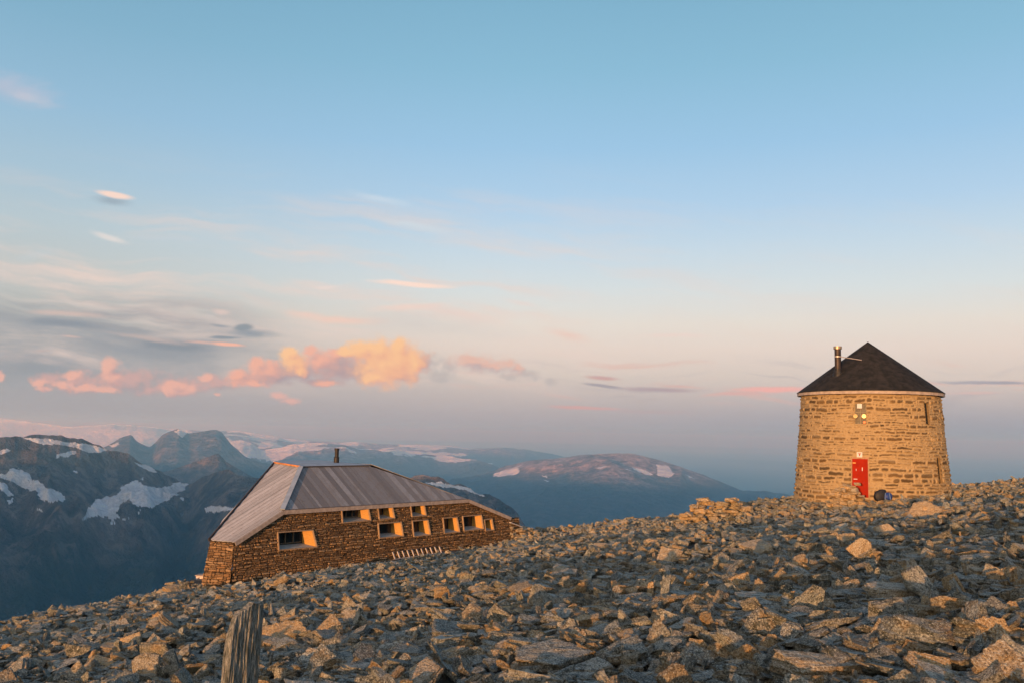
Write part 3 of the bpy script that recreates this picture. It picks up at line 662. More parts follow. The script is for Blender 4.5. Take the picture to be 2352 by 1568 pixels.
def boards(name, poly, dirv, width, th, seed, matl, alt=0.045, vary=0.15):
    """poly: world points of one roof plane; boards run along dirv and lap every second one"""
    poly = [np.array(p, float) for p in poly]; rg = random.Random(seed)
    n = np.zeros(3)
    for i in range(1, len(poly) - 1): n += np.cross(poly[i] - poly[0], poly[i + 1] - poly[0])
    n /= np.linalg.norm(n)
    if n[2] < 0: n = -n
    dv = np.array(dirv, float); dv -= n * (dv @ n); dv /= np.linalg.norm(dv); e = np.cross(n, dv)
    o0 = poly[0]; q = [((p - o0) @ e, (p - o0) @ dv) for p in poly]
    lo, hi = min(a for a, _ in q), max(a for a, _ in q)
    V_, F_, R_ = [], [], []; x = lo; k = 0
    def span(a):
        ys = []
        for i in range(len(q)):
            (x1, y1), (x2, y2) = q[i], q[(i + 1) % len(q)]
            if (x1 - a) * (x2 - a) <= 0 and abs(x1 - x2) > 1e-9: ys.append(y1 + (y2 - y1) * (a - x1) / (x2 - x1))
        return (min(ys), max(ys)) if ys else None
    while x < hi - 1e-3:
        wd = width * rg.uniform(1 - vary, 1 + vary); x2 = min(x + wd, hi)
        s1, s2 = span(x + 1e-4), span(x2 - 1e-4)
        if s1 and s2:
            lift = (alt if k % 2 else 0.0) + rg.uniform(0, 0.004); gap = 0.014 if alt > 0 else 0.011
            ov = 0.03 if (k % 2 and alt > 0.004) else 0.0
            cs = [(x + gap - ov, s1[0]), (x2 - gap + ov, s2[0]), (x2 - gap + ov, s2[1]), (x + gap - ov, s1[1])]
            b0 = len(V_)
            for zz in (lift, lift + th):
                for a, y in cs: V_.append(o0 + e * a + dv * y + n * zz)
            F_ += [[b0 + 4, b0 + 5, b0 + 6, b0 + 7], [b0 + 3, b0 + 2, b0 + 1, b0], [b0, b0 + 1, b0 + 5, b0 + 4], [b0 + 1, b0 + 2, b0 + 6, b0 + 5], [b0 + 2, b0 + 3, b0 + 7, b0 + 6], [b0 + 3, b0, b0 + 4, b0 + 7]]
            R_ += [rg.random()] * 8
        x = x2; k += 1
    return LG(link(name, np_mesh(name, V_, F_, {'rnd': R_}), matl)), n, dv
pC, pB, pE, pF = LP(-0.02, -0.06, ZL + 0.0), LP(2.70, 0.08, ZE), LP(16.31, 0.10, ZE - 0.04), LP(20.25, -0.06, ZL - 0.04)
pT1, pT2, pT3, pA = LP(*T1, -1.97), LP(*T2, ZT), LP(*T3, ZT), LP(-0.47, 1.30, ZL + 0.01)
lift = 0.06
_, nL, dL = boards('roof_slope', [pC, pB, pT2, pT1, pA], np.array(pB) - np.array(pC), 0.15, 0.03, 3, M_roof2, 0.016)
_, nF, dF = boards('roof_slope', [pB, pE, pT3, pT2], np.array(LP(6.0, 3.0, ZT)) - np.array(LP(6.0, 0.1, ZE)), 0.33, 0.025, 4, M_roof, 0.0, 0.5)
pR = LP(13.5, 8.2, ZT); pF2 = LP(21.2, 3.0, ZL - 0.04)
boards('roof_slope', [pE, pF, pF2, pR, pT3], np.array(pT3) - np.array(pF), 0.17, 0.03, 6, M_roof, 0.006)
M_deck = plain('roof_felt', (0.33, 0.32, 0.31), 0.7, 0.2, 0, 2.0)
dk = MB(); dp = [pT2, pT3, LP(12.2, 7.6, ZT + 0.01), LP(12.4, 10.0, ZT + 0.03), LP(9.6, 9.4, ZT + 0.04), pT1]
dk.poly([(p[0], p[1], p[2] + 0.10) for p in dp])
r = bmesh.ops.extrude_face_region(dk.bm, geom=dk.bm.faces[:])
for v in r['geom']:
    if isinstance(v, bmesh.types.BMVert): v.co.z -= 0.09
LG(dk.build('roof_deck', M_deck))
bk = MB()
backs = [(pT1, LP(9.6, 9.4, ZT), LP(5.5, 9.8, ZL), pA), (LP(9.6, 9.4, ZT), LP(12.4, 10.0, ZT), LP(16.5, 10.8, ZL), LP(5.5, 9.8, ZL)), (LP(12.4, 10.0, ZT), LP(12.2, 7.6, ZT), pF2, LP(16.5, 10.8, ZL))]
for bkp in backs: bk.poly([(p[0], p[1], p[2] - 0.02) for p in bkp])
LG(bk.build('roof_rear', M_deck))
M_flash = plain('zinc', (0.30, 0.34, 0.37), 0.6, 0.12, 0.2, 3)
M_fascia = plain('fascia_board', (0.30, 0.25, 0.215), 0.75, 0.2, 0, 5)
M_darktrim = plain('dark_trim', (0.05, 0.04, 0.035), 0.6, 0.2, 0, 5)
M_rusttrim = plain('copper_trim', (0.42, 0.17, 0.06), 0.5, 0.3, 0.3, 4)
def V3(p): return np.array(p, float)
up = (0, 0, 1)
fl = MB(); hipn = tuple((nL + nF) / 2)
fl.bar(V3(pB) + nL * 0.09 * 0 + V3((0, 0, 0.10)), V3(pT2) + V3((0, 0, 0.10)), 0.24, 0.035, up=hipn)
LG(fl.build('hip_flashing', M_flash))
fa = MB()
out = LN * 0.10
for a, b in ((pC, pB), (pB, pE), (pE, pF)):
    fa.bar(V3(a) + out + V3((0, 0, -0.055)), V3(b) + out + V3((0, 0, -0.055)), 0.035, 0.20, up=(0, 0, 1))
LG(fa.build('fascia', M_fascia))
rt = MB(); rt.bar(V3(pT2) + V3((0, 0, 0.07)) + LN * 0.03, V3(pT3) + V3((0, 0, 0.07)) + LN * 0.03, 0.05, 0.06); LG(rt.build('ridge_trim', M_darktrim))
rt = MB(); rt.bar(V3(pT1) + V3((0, 0, 0.09)) - LD * 0.05, V3(pT2) + V3((0, 0, 0.09)) - LD * 0.05, 0.06, 0.08); LG(rt.build('ridge_trim', M_rusttrim))
rt = MB(); rt.bar(V3(pA) + V3((0, 0, 0.03)) - LD * 0.06, V3(pT1) + V3((0, 0, 0.03)) - LD * 0.06, 0.05, 0.17); rt.bar(V3(pB) + LN * 0.06 + V3((0, 0, 0.055)), V3(pE) + LN * 0.06 + V3((0, 0, 0.055)), 0.05, 0.03)
LG(rt.build('verge_trim', M_darktrim))
ub = MB()
for q_ in ([pC, pB, pT2, pT1, pA], [pB, pE, pT3, pT2], [pE, pF, pF2, pR, pT3]): ub.poly([(p_[0], p_[1], p_[2] - 0.012) for p_ in q_])
LG(ub.build('roof_underlay', M_darktrim))
# flue
ch = MB(); cb = np.array(LP(10.5, 5.7, ZT + 0.05))
ch.cyl(cb, cb + V3((0, 0, 0.42)), 0.165, 0.165, 20); ch.cyl(cb + V3((0, 0, 0.42)), cb + V3((0, 0, 0.86)), 0.125, 0.125, 20); ch.cyl(cb + V3((0, 0, 0.84)), cb + V3((0, 0, 0.96)), 0.15, 0.15, 20)
ch.cyl(cb + V3((0, 0, 0.40)), cb + V3((0, 0, 0.45)), 0.18, 0.13, 20)
M_soot = plain('sooty_steel', (0.025, 0.024, 0.024), 0.55, 0.4, 0.5, 12)
LG(ch.build('flue_pipe', M_soot, smooth=False))
# windows
def woodm(h, b, tr):
    c = obj_co(tr); n = h.noise(h.V('MULTIPLY', c, (3, 3, 14)), 3.0, 5, 0.6)
    h.put(b.inputs['Base Color'], h.mix(h.ss(n, 0.3, 0.7), (0.33, 0.165, 0.033), (0.46, 0.25, 0.06))); b.inputs['Roughness'].default_value = 0.6
M_wood = mat('pine_lining', woodm)
M_frame = plain('weathered_frame', (0.27, 0.19, 0.12), 0.7, 0.2, 0, 8)
M_sill = plain('grey_sill', (0.30, 0.31, 0.30), 0.6, 0.15, 0, 6)
def glassm(h, b, tr):
    b.inputs['Base Color'].default_value = (0.012, 0.016, 0.018, 1); b.inputs['Roughness'].default_value = 0.12; b.inputs['Specular IOR Level'].default_value = 0.25
M_glass = mat('dark_pane', glassm)
M_int = plain('inner_frame', (0.10, 0.075, 0.05), 0.6, 0.2, 0, 6)
wcount = 0
for q in WINS:
    (a, b, c, d) = [V3((p[0], fw(p[1]) - 0.0, p[1])) for p in q[:4]]
    DEP = 0.46
    W3 = lambda p: V3(LP(p[0], p[1], p[2]))
    wide = b[0] - a[0]
    ia = V3((a[0] + 0.0, a[1] + DEP, a[2])); ib = V3((b[0] - 0.07 - 0.12 * wide, b[1] + DEP, b[2])); ic = V3((c[0] - 0.18 - 0.12 * wide, b[1] + DEP, c[2] + 0.16)); idd = V3((d[0] + 0.02, b[1] + DEP, d[2] + 0.16))
    win = MB(); fo = 0.055
    # rim standing just proud of the stones
    F = [W3(V3((p[0], p[1] - 0.045, p[2]))) for p in (a, b, c, d)]
    for i in range(4):
        p, r_ = F[i], F[(i + 1) % 4]; win.bar(p, r_, 0.05, 0.11, up=tuple(LN))
    wo_ = LG(win.build('window', M_frame))
    def sub(o):
        o.parent = wo_; o.matrix_parent_inverse = wo_.matrix_world.inverted(); return o
    lg_off = -np.array(lodge.location)
    def wp(name, polys, mt):
        me = bpy.data.meshes.new(name); vv = []; ff = []
        for pl_ in polys:
            ff.append(list(range(len(vv), len(vv) + len(pl_)))); vv += [tuple(W3(p)) for p in pl_]
        me.from_pydata(vv, [], ff); me.update(); o = link(name, me, mt); o.parent = wo_; return o
    wp('reveal', [[b, ib, ic, c]], M_wood); wp('reveal', [[d, idd, ia, a]], M_wood); wp('lintel', [[a, ia, ib, b]], M_wood)
    wp('sill', [[c, ic, idd, d]], M_sill)
    wp('pane', [[ia, idd, ic, ib]], M_glass)
    if q[4]:
        mu = MB(); zt_, zb_ = ia[2], idd[2]
        for fx in (0.45, 0.72):
            x_ = ia[0] + (ib[0] - ia[0]) * fx; mu.bar(W3(V3((x_, ia[1] - 0.03, zb_ + 0.01))), W3(V3((x_, ia[1] - 0.03, zt_ - 0.01))), 0.07, 0.05, up=tuple(LN))
        mu.bar(W3(V3((ia[0] + 0.25 * wide, ia[1] - 0.035, zb_ + 0.05))), W3(V3((ib[0] - 0.05, ia[1] - 0.035, zb_ + 0.05))), 0.06, 0.05)
        o = mu.build('mullion', M_int); o.parent = wo_
# ladder lying against the foot of the wall
lad = MB()

def lp(s, z, o_): return V3(LP(s, fw(z) - o_, z + 0.10))
ladder = empty('ladder', tuple(lp(11.6, -7.14, 0.35)))
tag(ladder, 'pale metal ladder lying on its side against the foot of the lodge wall', 'ladder')
M_alu = plain('aluminium', (0.42, 0.38, 0.36), 0.4, 0.15, 0.4, 6)
for nm, zz, oo in (('rail', -7.12, 0.34), ('rail', -6.74, 0.22)):
    mb = MB(); mb.bar(lp(9.70, zz, oo), lp(13.48, zz + 0.02, oo), 0.03, 0.055 if oo > 0.3 else 0.03, bev=0.004); o = mb.build(nm, M_alu if oo > 0.3 else M_darktrim, ladder); o.matrix_parent_inverse = Matrix.Translation(-ladder.location)
for i in range(11):
    s_ = 9.74 + i * 0.366
    mb = MB(); mb.bar(lp(s_ + 0.05, -7.10, 0.33), lp(s_, -6.75, 0.22), 0.065, 0.05); o = mb.build('rung', M_alu, ladder); o.matrix_parent_inverse = Matrix.Translation(-ladder.location)
# cabinet beyond the end wall
cabp = ray(462, 1328) * 44.0
cz = float(ground(np.array(cabp[0]), np.array(cabp[1])))
cabn = MB(); cabn.bar((cabp[0] + 0.06, cabp[1], cz - 0.3), (cabp[0] + 0.06, cabp[1], cabp[2] + 0.16), 0.42, 0.5, up=(1, 0, 0), bev=0.01)
cabinet = cabn.build('utility_cabinet', plain('white_paint', (0.48, 0.42, 0.41), 0.6, 0.1, 0, 6))
tag(cabinet, 'small white metal cabinet beside the left foot of the stone lodge', 'cabinet')
mb = MB(); mb.bar((cabp[0] + 0.06 - 0.29, cabp[1], cabp[2] + 0.19), (cabp[0] + 0.06 + 0.29, cabp[1], cabp[2] + 0.19), 0.5, 0.03); mb.build('lid', M_fascia, cabinet)
for dx in (-0.06, 0.1):
    mb = MB(); mb.bar((cabp[0] + dx, cabp[1] - 0.22, cz + 0.0), (cabp[0] + dx, cabp[1] - 0.22, cabp[2] + 0.1), 0.02, 0.02, up=(1, 0, 0)); mb.build('slot', M_rusttrim, cabinet)

# ------------------------------------------------------------------ tower
TX, TY = float(TC[0]), float(TC[1]); ZEV, ZAP, ZBASE = 2.22, 5.05, -4.0
tower = empty('stone_tower', (TX, TY, -2.9))
tag(tower, 'round tapering mortared stone tower with black conical roof and red door', 'tower')
TG = Grp(tower)
def trad(z): return 3.27 + (ZEV - z) * (3.66 - 3.27) / 5.05
face = math.atan2(-TY, -TX)              # direction from the tower to the viewer
def tpos(lat, z, off=0.0):               # lateral metres (right positive, as seen) on the wall
    a = face + lat / 3.5; r_ = trad(z) + off
    return V3((TX + r_ * math.cos(a), TY + r_ * math.sin(a), z))
M_tw = wall_mat('mortared_stone', (0.345, 0.255, 0.140), (0.045, 0.034, 0.022), (0.150, 0.108, 0.060), (0.17, 0.10, 0.038), 0.9)
def open_rect(l0_, l1_, z0, z1): return [(l0_, z0), (l1_, z0), (l1_, z1), (l0_, z1)]
DL0, DL1, DZ0, DZ1 = -0.83, -0.08, -2.62, -0.80
NL0, NL1, NZ0, NZ1 = -0.68, -0.14, 0.80, 1.78
thole = [open_rect(DL0, DL1, DZ0, DZ1), open_rect(NL0, NL1, NZ0, NZ1), open_rect(2.86, 3.12, 0.85, 1.85), open_rect(3.38, 3.66, -1.9, -0.72)]
st_ = 0.026; circ = 2 * math.pi * 3.5; nu = int(circ / st_); nv = int((ZEV - ZBASE) / st_)
U, V = np.meshgrid(np.linspace(-circ / 2, circ / 2, nu), np.linspace(ZBASE, ZEV, nv), indexing='ij')
D, r1, r2 = masonry(U, V + 0.05 * fbm(U / 0.8, V / 0.5, 55, 3), 77, 0.11, 0.25, 0.22, 0.85, 0.32)
smear = np.clip(0.62 + 0.6 * fbm(U / 1.4, V / 1.0, 12, 3) + 0.07 * (ZEV - V) / 5, 0, 1)       # how far the mortar leaves the stone free
thick = 0.010 + 0.035 * (1 - smear) + 0.022 * r2
st = sstep(D + 0.035 * fbm(U / 0.11, V / 0.06, 14, 3), thick, thick + 0.045) * np.clip(0.5 + 1.1 * smear - 0.25 * r1, 0.3, 1)
off = 0.075 * sstep(D, 0.0, 0.09) * (0.3 + 0.7 * r1) + 0.02 * fbm(U / 0.15, V / 0.1, 18, 3) + 0.02 * fbm(U / 1.2, V / 1.2, 19, 2)
a = face + U / 3.5; rr_ = trad(V) + off
pts = np.stack([TX + rr_ * np.cos(a), TY + rr_ * np.sin(a), V], -1)
kf = np.ones((nu - 1, nv - 1), bool); Uc, Vc = U[:-1, :-1] + st_ / 2, V[:-1, :-1] + st_ / 2
for q in thole: kf &= ~inpoly(Uc, Vc, q)
TG(link('wall', np_mesh('tower_wall', pts.reshape(-1, 3), grid_faces(nu, nv, kf), {'stone': st, 'rnd': r1, 'rndb': r2}), M_tw))
# roof
def feltm(h, b, tr):
    c = obj_co(tr); n = h.noise(c, 3.0, 6, 0.65); n2 = h.noise(c, 60.0, 3, 0.7)
    h.put(b.inputs['Base Color'], h.mix(h.ss(n, 0.35, 0.65), (0.014, 0.015, 0.015), (0.030, 0.028, 0.027))); b.inputs['Roughness'].default_value = 0.95
    b.inputs['Specular IOR Level'].default_value = 0.1; bump(h, tr, b, n2, 0.4, 0.01)
M_felt = mat('black_felt', feltm)
RE = 3.50; seg = 32
rf = MB(); c_ = (TX, TY)
ring = lambda r_, z: [(TX + r_ * math.cos(face + 2 * math.pi * (i + .5) / seg), TY + r_ * math.sin(face + 2 * math.pi * (i + .5) / seg), z) for i in range(seg)]
ra, rb = ring(RE, ZEV + 0.19), ring(RE, ZEV + 0.16)
for i in range(seg):
    j = (i + 1) % seg; rf.poly([ra[i], ra[j], (TX, TY, ZAP)]); rf.poly([ra[i], ra[j], rb[j], rb[i]])
roof = TG(rf.build('roof', M_felt))
fb = MB(); p1, p2, p3, p4 = ring(RE - 0.02, ZEV + 0.17), ring(RE - 0.02, ZEV + 0.02), ring(RE - 0.06, ZEV + 0.02), ring(3.2, ZEV + 0.05)
for i in range(seg):
    j = (i + 1) % seg; fb.poly([p1[i], p1[j], p2[j], p2[i]]); fb.poly([p2[i], p2[j], p4[j], p4[i]])
TG(fb.build('eave_board', M_fascia))
def on_cone(px, py):                      # where a line of sight meets the cone (used once to set the flue)
    d = ray(px, py); best = None
    for k in np.linspace(38, 46, 4000):
        p = d * k; r_ = math.hypot(p[0] - TX, p[1] - TY); zc = ZAP - (ZAP - ZEV - 0.19) * r_ / RE
        if p[2] < zc: return p
    return d * 44
cbp = V3(on_cone(1925, 856))
H_ = 1.32
fp = MB(); fp.cyl(cbp - V3((0, 0, 0.1)), cbp + V3((0, 0, H_ - 0.12)), 0.155, 0.155, 20); flue = TG(fp.build('flue_pipe', plain('brown_steel', (0.035, 0.026, 0.024), 0.5, 0.3, 0.3, 5)))
def subp(o, par):
    o.parent = par; return o
mb = MB(); mb.cyl(cbp + V3((0, 0, H_ - 0.14)), cbp + V3((0, 0, H_)), 0.20, 0.20, 20); subp(mb.build('cap', plain('galvanised', (0.30, 0.24, 0.18), 0.4, 0.3, 0.6, 9)), flue)
mb = MB(); mb.cyl(cbp + V3((0, 0, 0.78)), cbp + V3((0, 0, 0.83)), 0.165, 0.165, 20); subp(mb.build('strap', M_alu), flue)
mb = MB(); mb.cyl(cbp - V3((0, 0, 0.12)), cbp + V3((0, 0, 0.22)), 0.21, 0.175, 20); mb.cyl(cbp - V3((0, 0, 0.2)), cbp + V3((0, 0, 0.02)), 0.27, 0.23, 20); subp(mb.build('collar', M_soot), flue)
e1 = V3(on_cone(1979, 828)); mb = MB(); mb.cyl(cbp + V3((0.1, -0.1, 0.80)), e1 + V3((0, 0, 0.03)), 0.022, 0.022, 8); subp(mb.build('stay_rod', M_alu), flue)
# openings
def trect(l0_, l1_, z0, z1, off_): return [tpos(l0_, z0, off_), tpos(l1_, z0, off_), tpos(l1_, z1, off_), tpos(l0_, z1, off_)]
def slab_on(l0_, l1_, z0, z1, off_, th, bm=None):
    b_ = bm or MB(); F_ = trect(l0_, l1_, z0, z1, off_ + th); B_ = trect(l0_, l1_, z0, z1, off_)
    b_.poly(F_)
    for i in range(4): b_.poly([F_[i], F_[(i + 1) % 4], B_[(i + 1) % 4], B_[i]])
    return b_
M_red = plain('red_paint', (0.235, 0.012, 0.003), 0.6, 0.12, 0, 3, 0.05)
M_white = plain('white_enamel', (0.42, 0.41, 0.41), 0.4, 0.06, 0, 5)
M_jamb = plain('jamb_mortar', (0.16, 0.115, 0.06), 0.9, 0.3, 0, 8)
for q in thole:
    mb = MB(); l0_, l1_, z0, z1 = q[0][0], q[1][0], q[0][1], q[2][1]
    F_, B_ = trect(l0_ - 0.02, l1_ + 0.02, z0 - 0.02, z1 + 0.02, 0.03), trect(l0_ - 0.02, l1_ + 0.02, z0 - 0.02, z1 + 0.02, -0.42)
    for i in range(4): mb.poly([F_[i], F_[(i + 1) % 4], B_[(i + 1) % 4], B_[i]])
    TG(mb.build('jamb', M_jamb))
door = TG(slab_on(DL0 + 0.03, DL1 - 0.03, DZ0, DZ1 - 0.03, -0.05, 0.05).build('door', M_red))
mb = MB()
for (x0, x1, z0, z1) in ((DL0 - 0.015, DL0 + 0.035, DZ0, DZ1), (DL1 - 0.035, DL1 + 0.03, DZ0, DZ1), (DL0 - 0.015, DL1 + 0.03, DZ1 - 0.035, DZ1 + 0.05)): slab_on(x0, x1, z0, z1, -0.04, 0.085, mb)
TG(mb.build('door_frame', plain('door_frame', (0.26, 0.16, 0.09), 0.7, 0.2, 0, 6)))
zt_ = DZ1 - 0.03
mb = slab_on(DL0 + 0.05, DL0 + 0.19, -1.045, -1.015, 0.0, 0.02); subp(mb.build('hinge', plain('brass', (0.55, 0.32, 0.10), 0.4, 0.1, 0.6)), door)
mb = slab_on(DL0 + 0.10, DL0 + 0.26, -1.80, -1.765, 0.0, 0.05); subp(mb.build('handle', M_white), door)
mb = slab_on(DL0 + 0.46, DL0 + 0.49, -1.39, -1.23, 0.0, 0.03); subp(mb.build('notice', M_white), door)
mb = slab_on(DL0 + 0.20, DL0 + 0.22, -1.40, -1.30, 0.0, 0.02); subp(mb.build('notice', M_white), door)
sgn = TG(slab_on(-0.58, -0.34, -0.76, -0.52, 0.06, 0.03).build('sign_plate', M_white)); sgn['label'] = 'square white plate with a red letter T above the door'
mb = slab_on(-0.53, -0.39, -0.605, -0.575, 0.09, 0.006); slab_on(-0.48, -0.44, -0.70, -0.61, 0.09, 0.006, mb); subp(mb.build('letter', M_red), sgn)
# upper niche with shutters and lamps
niche = TG(slab_on(NL0 - 0.02, NL1 + 0.02, NZ0 - 0.02, NZ1 + 0.02, -0.16, 0.03).build('window', plain('grey_shutter', (0.13, 0.12, 0.095), 0.8, 0.25, 0, 10)))
mb = slab_on(NL0 + 0.25, NL0 + 0.29, NZ0, NZ1, -0.12, 0.05); slab_on(NL0, NL1, 1.34, 1.38, -0.12, 0.045, mb); slab_on(NL0 - 0.03, NL0 + 0.03, NZ0, NZ1, -0.10, 0.06, mb); slab_on(NL1 - 0.03, NL1 + 0.03, NZ0, NZ1, -0.10, 0.06, mb); slab_on(NL0, NL1, NZ1 - 0.04, NZ1 + 0.03, -0.10, 0.06, mb)
subp(mb.build('frame', plain('old_frame', (0.20, 0.17, 0.12), 0.8, 0.2, 0, 10)), niche)
subp(slab_on(-0.56, -0.33, 1.54, 1.76, -0.06, 0.12).build('lamp_housing', M_white), niche)
for lx in (-0.62, -0.24):
    mb = MB(); pc = tpos(lx, 1.17, 0.05); nd = tpos(lx, 1.17, 1.05) - tpos(lx, 1.17, 0.05)
    mb.cyl(pc, pc + nd * 0.10, 0.105, 0.095, 16); mb.cyl(pc - nd * 0.12, pc, 0.04, 0.04, 8)
    subp(mb.build('lamp', plain('brass_lamp', (0.40, 0.30, 0.14), 0.35, 0.2, 0.3)), niche)
mb = MB(); pc = tpos(-0.23, 0.88, 0.02); nd = tpos(-0.23, 0.88, 1.02) - pc; mb.cyl(pc, pc + nd * 0.08, 0.065, 0.055, 12)
subp(mb.build('reflector', plain('orange_plastic', (0.85, 0.16, 0.03), 0.4, 0.1)), niche)
for q, nm in ((thole[2], 'window'), (thole[3], 'window')):
    l0_, l1_, z0, z1 = q[0][0], q[1][0], q[0][1], q[2][1]
    wn = TG(slab_on(l0_ - 0.02, l1_ + 0.02, z0 - 0.02, z1 + 0.02, -0.10, 0.02).build(nm, M_glass)); wn['label'] = 'narrow dark window slit at the right edge'

# ------------------------------------------------------------------ stones
_ico = {}
def ico(sub):
    if sub not in _ico:
        bm = bmesh.new(); bmesh.ops.create_icosphere(bm, subdivisions=sub, radius=1)
        v = np.array([x.co[:] for x in bm.verts]); f = np.array([[x.index for x in q.verts] for q in bm.faces]); bm.free(); _ico[sub] = (v, f)
    return _ico[sub]
def rock_shape(seed, sub, thick=None, elong=None, rough=1.0):
    rg = np.random.default_rng(seed); v, f = ico(sub)
    th = thick or math.exp(rg.uniform(math.log(0.07), math.log(0.34))); el = elong or rg.uniform(0.32, 0.78)
    d = v * np.array([1, el, max(th, 0.16)]); d /= np.linalg.norm(d, axis=1)[:, None]
    pl_ = []
    def add(n, dist): pl_.append((n / np.linalg.norm(n), dist))
    add(np.array([rg.normal(0, .09), rg.normal(0, .09), 1.0]), th); add(np.array([rg.normal(0, .12), rg.normal(0, .12), -1.0]), th)
    if rg.random() < 0.5: add(np.array([rg.normal(0, .45), rg.normal(0, .45), 1.0]), th * rg.uniform(1.0, 1.3))
    k = rg.integers(4, 7); a0 = rg.uniform(0, 6.28)
    for i in range(k):
        a = a0 + 6.283 * (i + rg.uniform(-.36, .36)) / k
        n = np.array([math.cos(a), math.sin(a), rg.normal(0, 0.25)])
        add(n, rg.uniform(0.55, 1.0) * math.hypot(math.cos(a), math.sin(a) * el))
    if rg.random() < 0.6:
        a = rg.uniform(0, 6.28); add(np.array([math.cos(a), math.sin(a), rg.choice([-1, 1]) * rg.uniform(0.6, 1.6)]), rg.uniform(0.55, 0.8))
    Nn = np.array([p[0] for p in pl_]); Dn = np.array([p[1] for p in pl_])
    c = d @ Nn.T; rr2 = np.where(c > 1e-3, Dn / np.maximum(c, 1e-3), 9.0); rmin = rr2.min(1)
    rmin = np.minimum(rmin, 1.35)
    p = d * rmin[:, None]
    if sub >= 3:
        # laminated edges: every layer is shifted and scaled a little
        nl = max(2.0, th * rg.uniform(14, 26))
        zz = (p[:, 2] / th * 0.5 + 0.5) * nl + 0.7 * vnoise3(p * 1.5, seed % 50)
        li = np.floor(zz).astype(int) + 20
        sc_ = rg.normal(0, 0.055, 200)[li % 200]; ox = rg.normal(0, 0.035, 200)[li % 200]; oy = rg.normal(0, 0.035, 200)[li % 200]
        sharp = vnoise(np.arctan2(p[:, 1], p[:, 0]) * 1.6 + 9, zz * 0 + seed % 13, seed % 29)
        p[:, 0] = p[:, 0] * (1 + sc_ * rough * (0.4 + sharp)) + ox * rough; p[:, 1] = p[:, 1] * (1 + sc_ * rough * (0.4 + sharp)) + oy * rough
        stri = vnoise(p[:, 0] * 1.3 + 4, (p[:, 1] * 0.5 + p[:, 2] * 2.2) * 13 + seed % 9, seed % 23) - 0.5
        nn = stri * 0.07 + vnoise3(p * 4.2, seed % 31) * 0.085 + vnoise3(p * 9.0, seed % 37) * 0.07 + vnoise3(p * 22.0, seed % 41) * 0.04
        wgt = np.array([1, 1, 0.55])
        p = p + d * wgt * (nn * rough)[:, None]
    return p.astype(np.float32), f, th
print('rocks...')
# scatter
RG = np.random.default_rng(2024)
def scatter(rmin, rmax, n, smin, smax, az=0.67):
    r_ = np.sqrt(RG.uniform(rmin ** 2, rmax ** 2, n)); a = RG.uniform(-az, az, n)
    x, y = r_ * np.sin(a), r_ * np.cos(a)
    s = np.exp(RG.uniform(math.log(smin), math.log(smax), n) * 0.5 + RG.uniform(math.log(smin), math.log(smax), n) * 0.5)
    big = RG.random(n) < 0.05; s = np.where(big, s * RG.uniform(1.4, 2.1 if rmin < 10 else 1.45, n), s)
    return x, y, s
sets = [scatter(2.5, 7, 2400, 0.035, 0.20, 0.9), scatter(7, 12, 5200, 0.045, 0.25, 0.75), scatter(12, 18, 8000, 0.05, 0.27, 0.7), scatter(18, 30, 15000, 0.055, 0.25), scatter(30, 50, 26000, 0.065, 0.29), scatter(50, 74, 19000, 0.08, 0.34)]
# extra around the skyline rim so its edge is rough
rx = np.concatenate([s_[0] for s_ in sets]); ry = np.concatenate([s_[1] for s_ in sets]); rs = np.concatenate([s_[2] for s_ in sets])
ls, lw_ = lodge_sw(rx, ry); dt = np.hypot(rx - TX, ry - TY)
inside = ((ls > -0.75) & (ls < 21.2) & (lw_ > -0.25 - rs * 0.7) & (lw_ < 11)) | (dt < 3.7 + 0.5 * rs) | (ry > rim(rx) + 9)
inside |= (np.hypot(rx - TX, ry - TY) < 12) & (rs > 0.22)
inside |= (ls > -1) & (ls < 21) & (lw_ > -9) & (lw_ < 0) & (rs > 0.17)
inside |= (ls > 8.5) & (ls < 14.5) & (lw_ > -1.6) & (lw_ < 0) & (rs > 0.09)
rx, ry, rs = rx[~inside], ry[~inside], rs[~inside]
nR = len(rx); rz = ground(rx, ry)
yaw = RG.normal(0, 0.55, nR) + np.where(RG.random(nR) < 0.5, 0, math.pi); yaw = np.where(RG.random(nR) < 0.25, RG.uniform(0, 6.283, nR), yaw); tl = np.abs(RG.normal(0, 0.27, nR)); steep = RG.random(nR) < 0.15; tl = np.where(steep, RG.uniform(0.6, 1.45, nR), tl); tl = np.where((rs > 0.2) & (np.hypot(rx, ry) > 18), tl * 0.55, tl)
td = RG.uniform(0, 6.283, nR); rnd = RG.random(nR); rust_sun = np.where(RG.random(nR) < 0.20, RG.uniform(0.3, 1.0, nR), 0.0)
def rot_mats(yaw, tl, td):
    cy, sy = np.cos(yaw), np.sin(yaw); Z0 = np.zeros_like(cy); O1 = np.ones_like(cy)
    Rz = np.stack([np.stack([cy, -sy, Z0], -1), np.stack([sy, cy, Z0], -1), np.stack([Z0, Z0, O1], -1)], -2)
    ax = np.stack([np.cos(td), np.sin(td), Z0], -1); c, s = np.cos(tl), np.sin(tl); K = np.zeros((len(tl), 3, 3))
    K[:, 0, 1] = -ax[:, 2]; K[:, 0, 2] = ax[:, 1]; K[:, 1, 0] = ax[:, 2]; K[:, 1, 2] = -ax[:, 0]; K[:, 2, 0] = -ax[:, 1]; K[:, 2, 1] = ax[:, 0]
    Rt = np.eye(3)[None] + s[:, None, None] * K + (1 - c)[:, None, None] * (K @ K)
    return Rt @ Rz
rz = rz + rs * (0.10 + 0.36 * np.sin(tl)) + RG.uniform(0, 0.12, nR) * np.clip(np.hypot(rx, ry) / 12, 0.2, 1)
RM = rot_mats(yaw, tl, td)
dist = np.hypot(rx, ry)
pts = np.stack([rx, ry, rz], -1); dp_ = pts @ cf
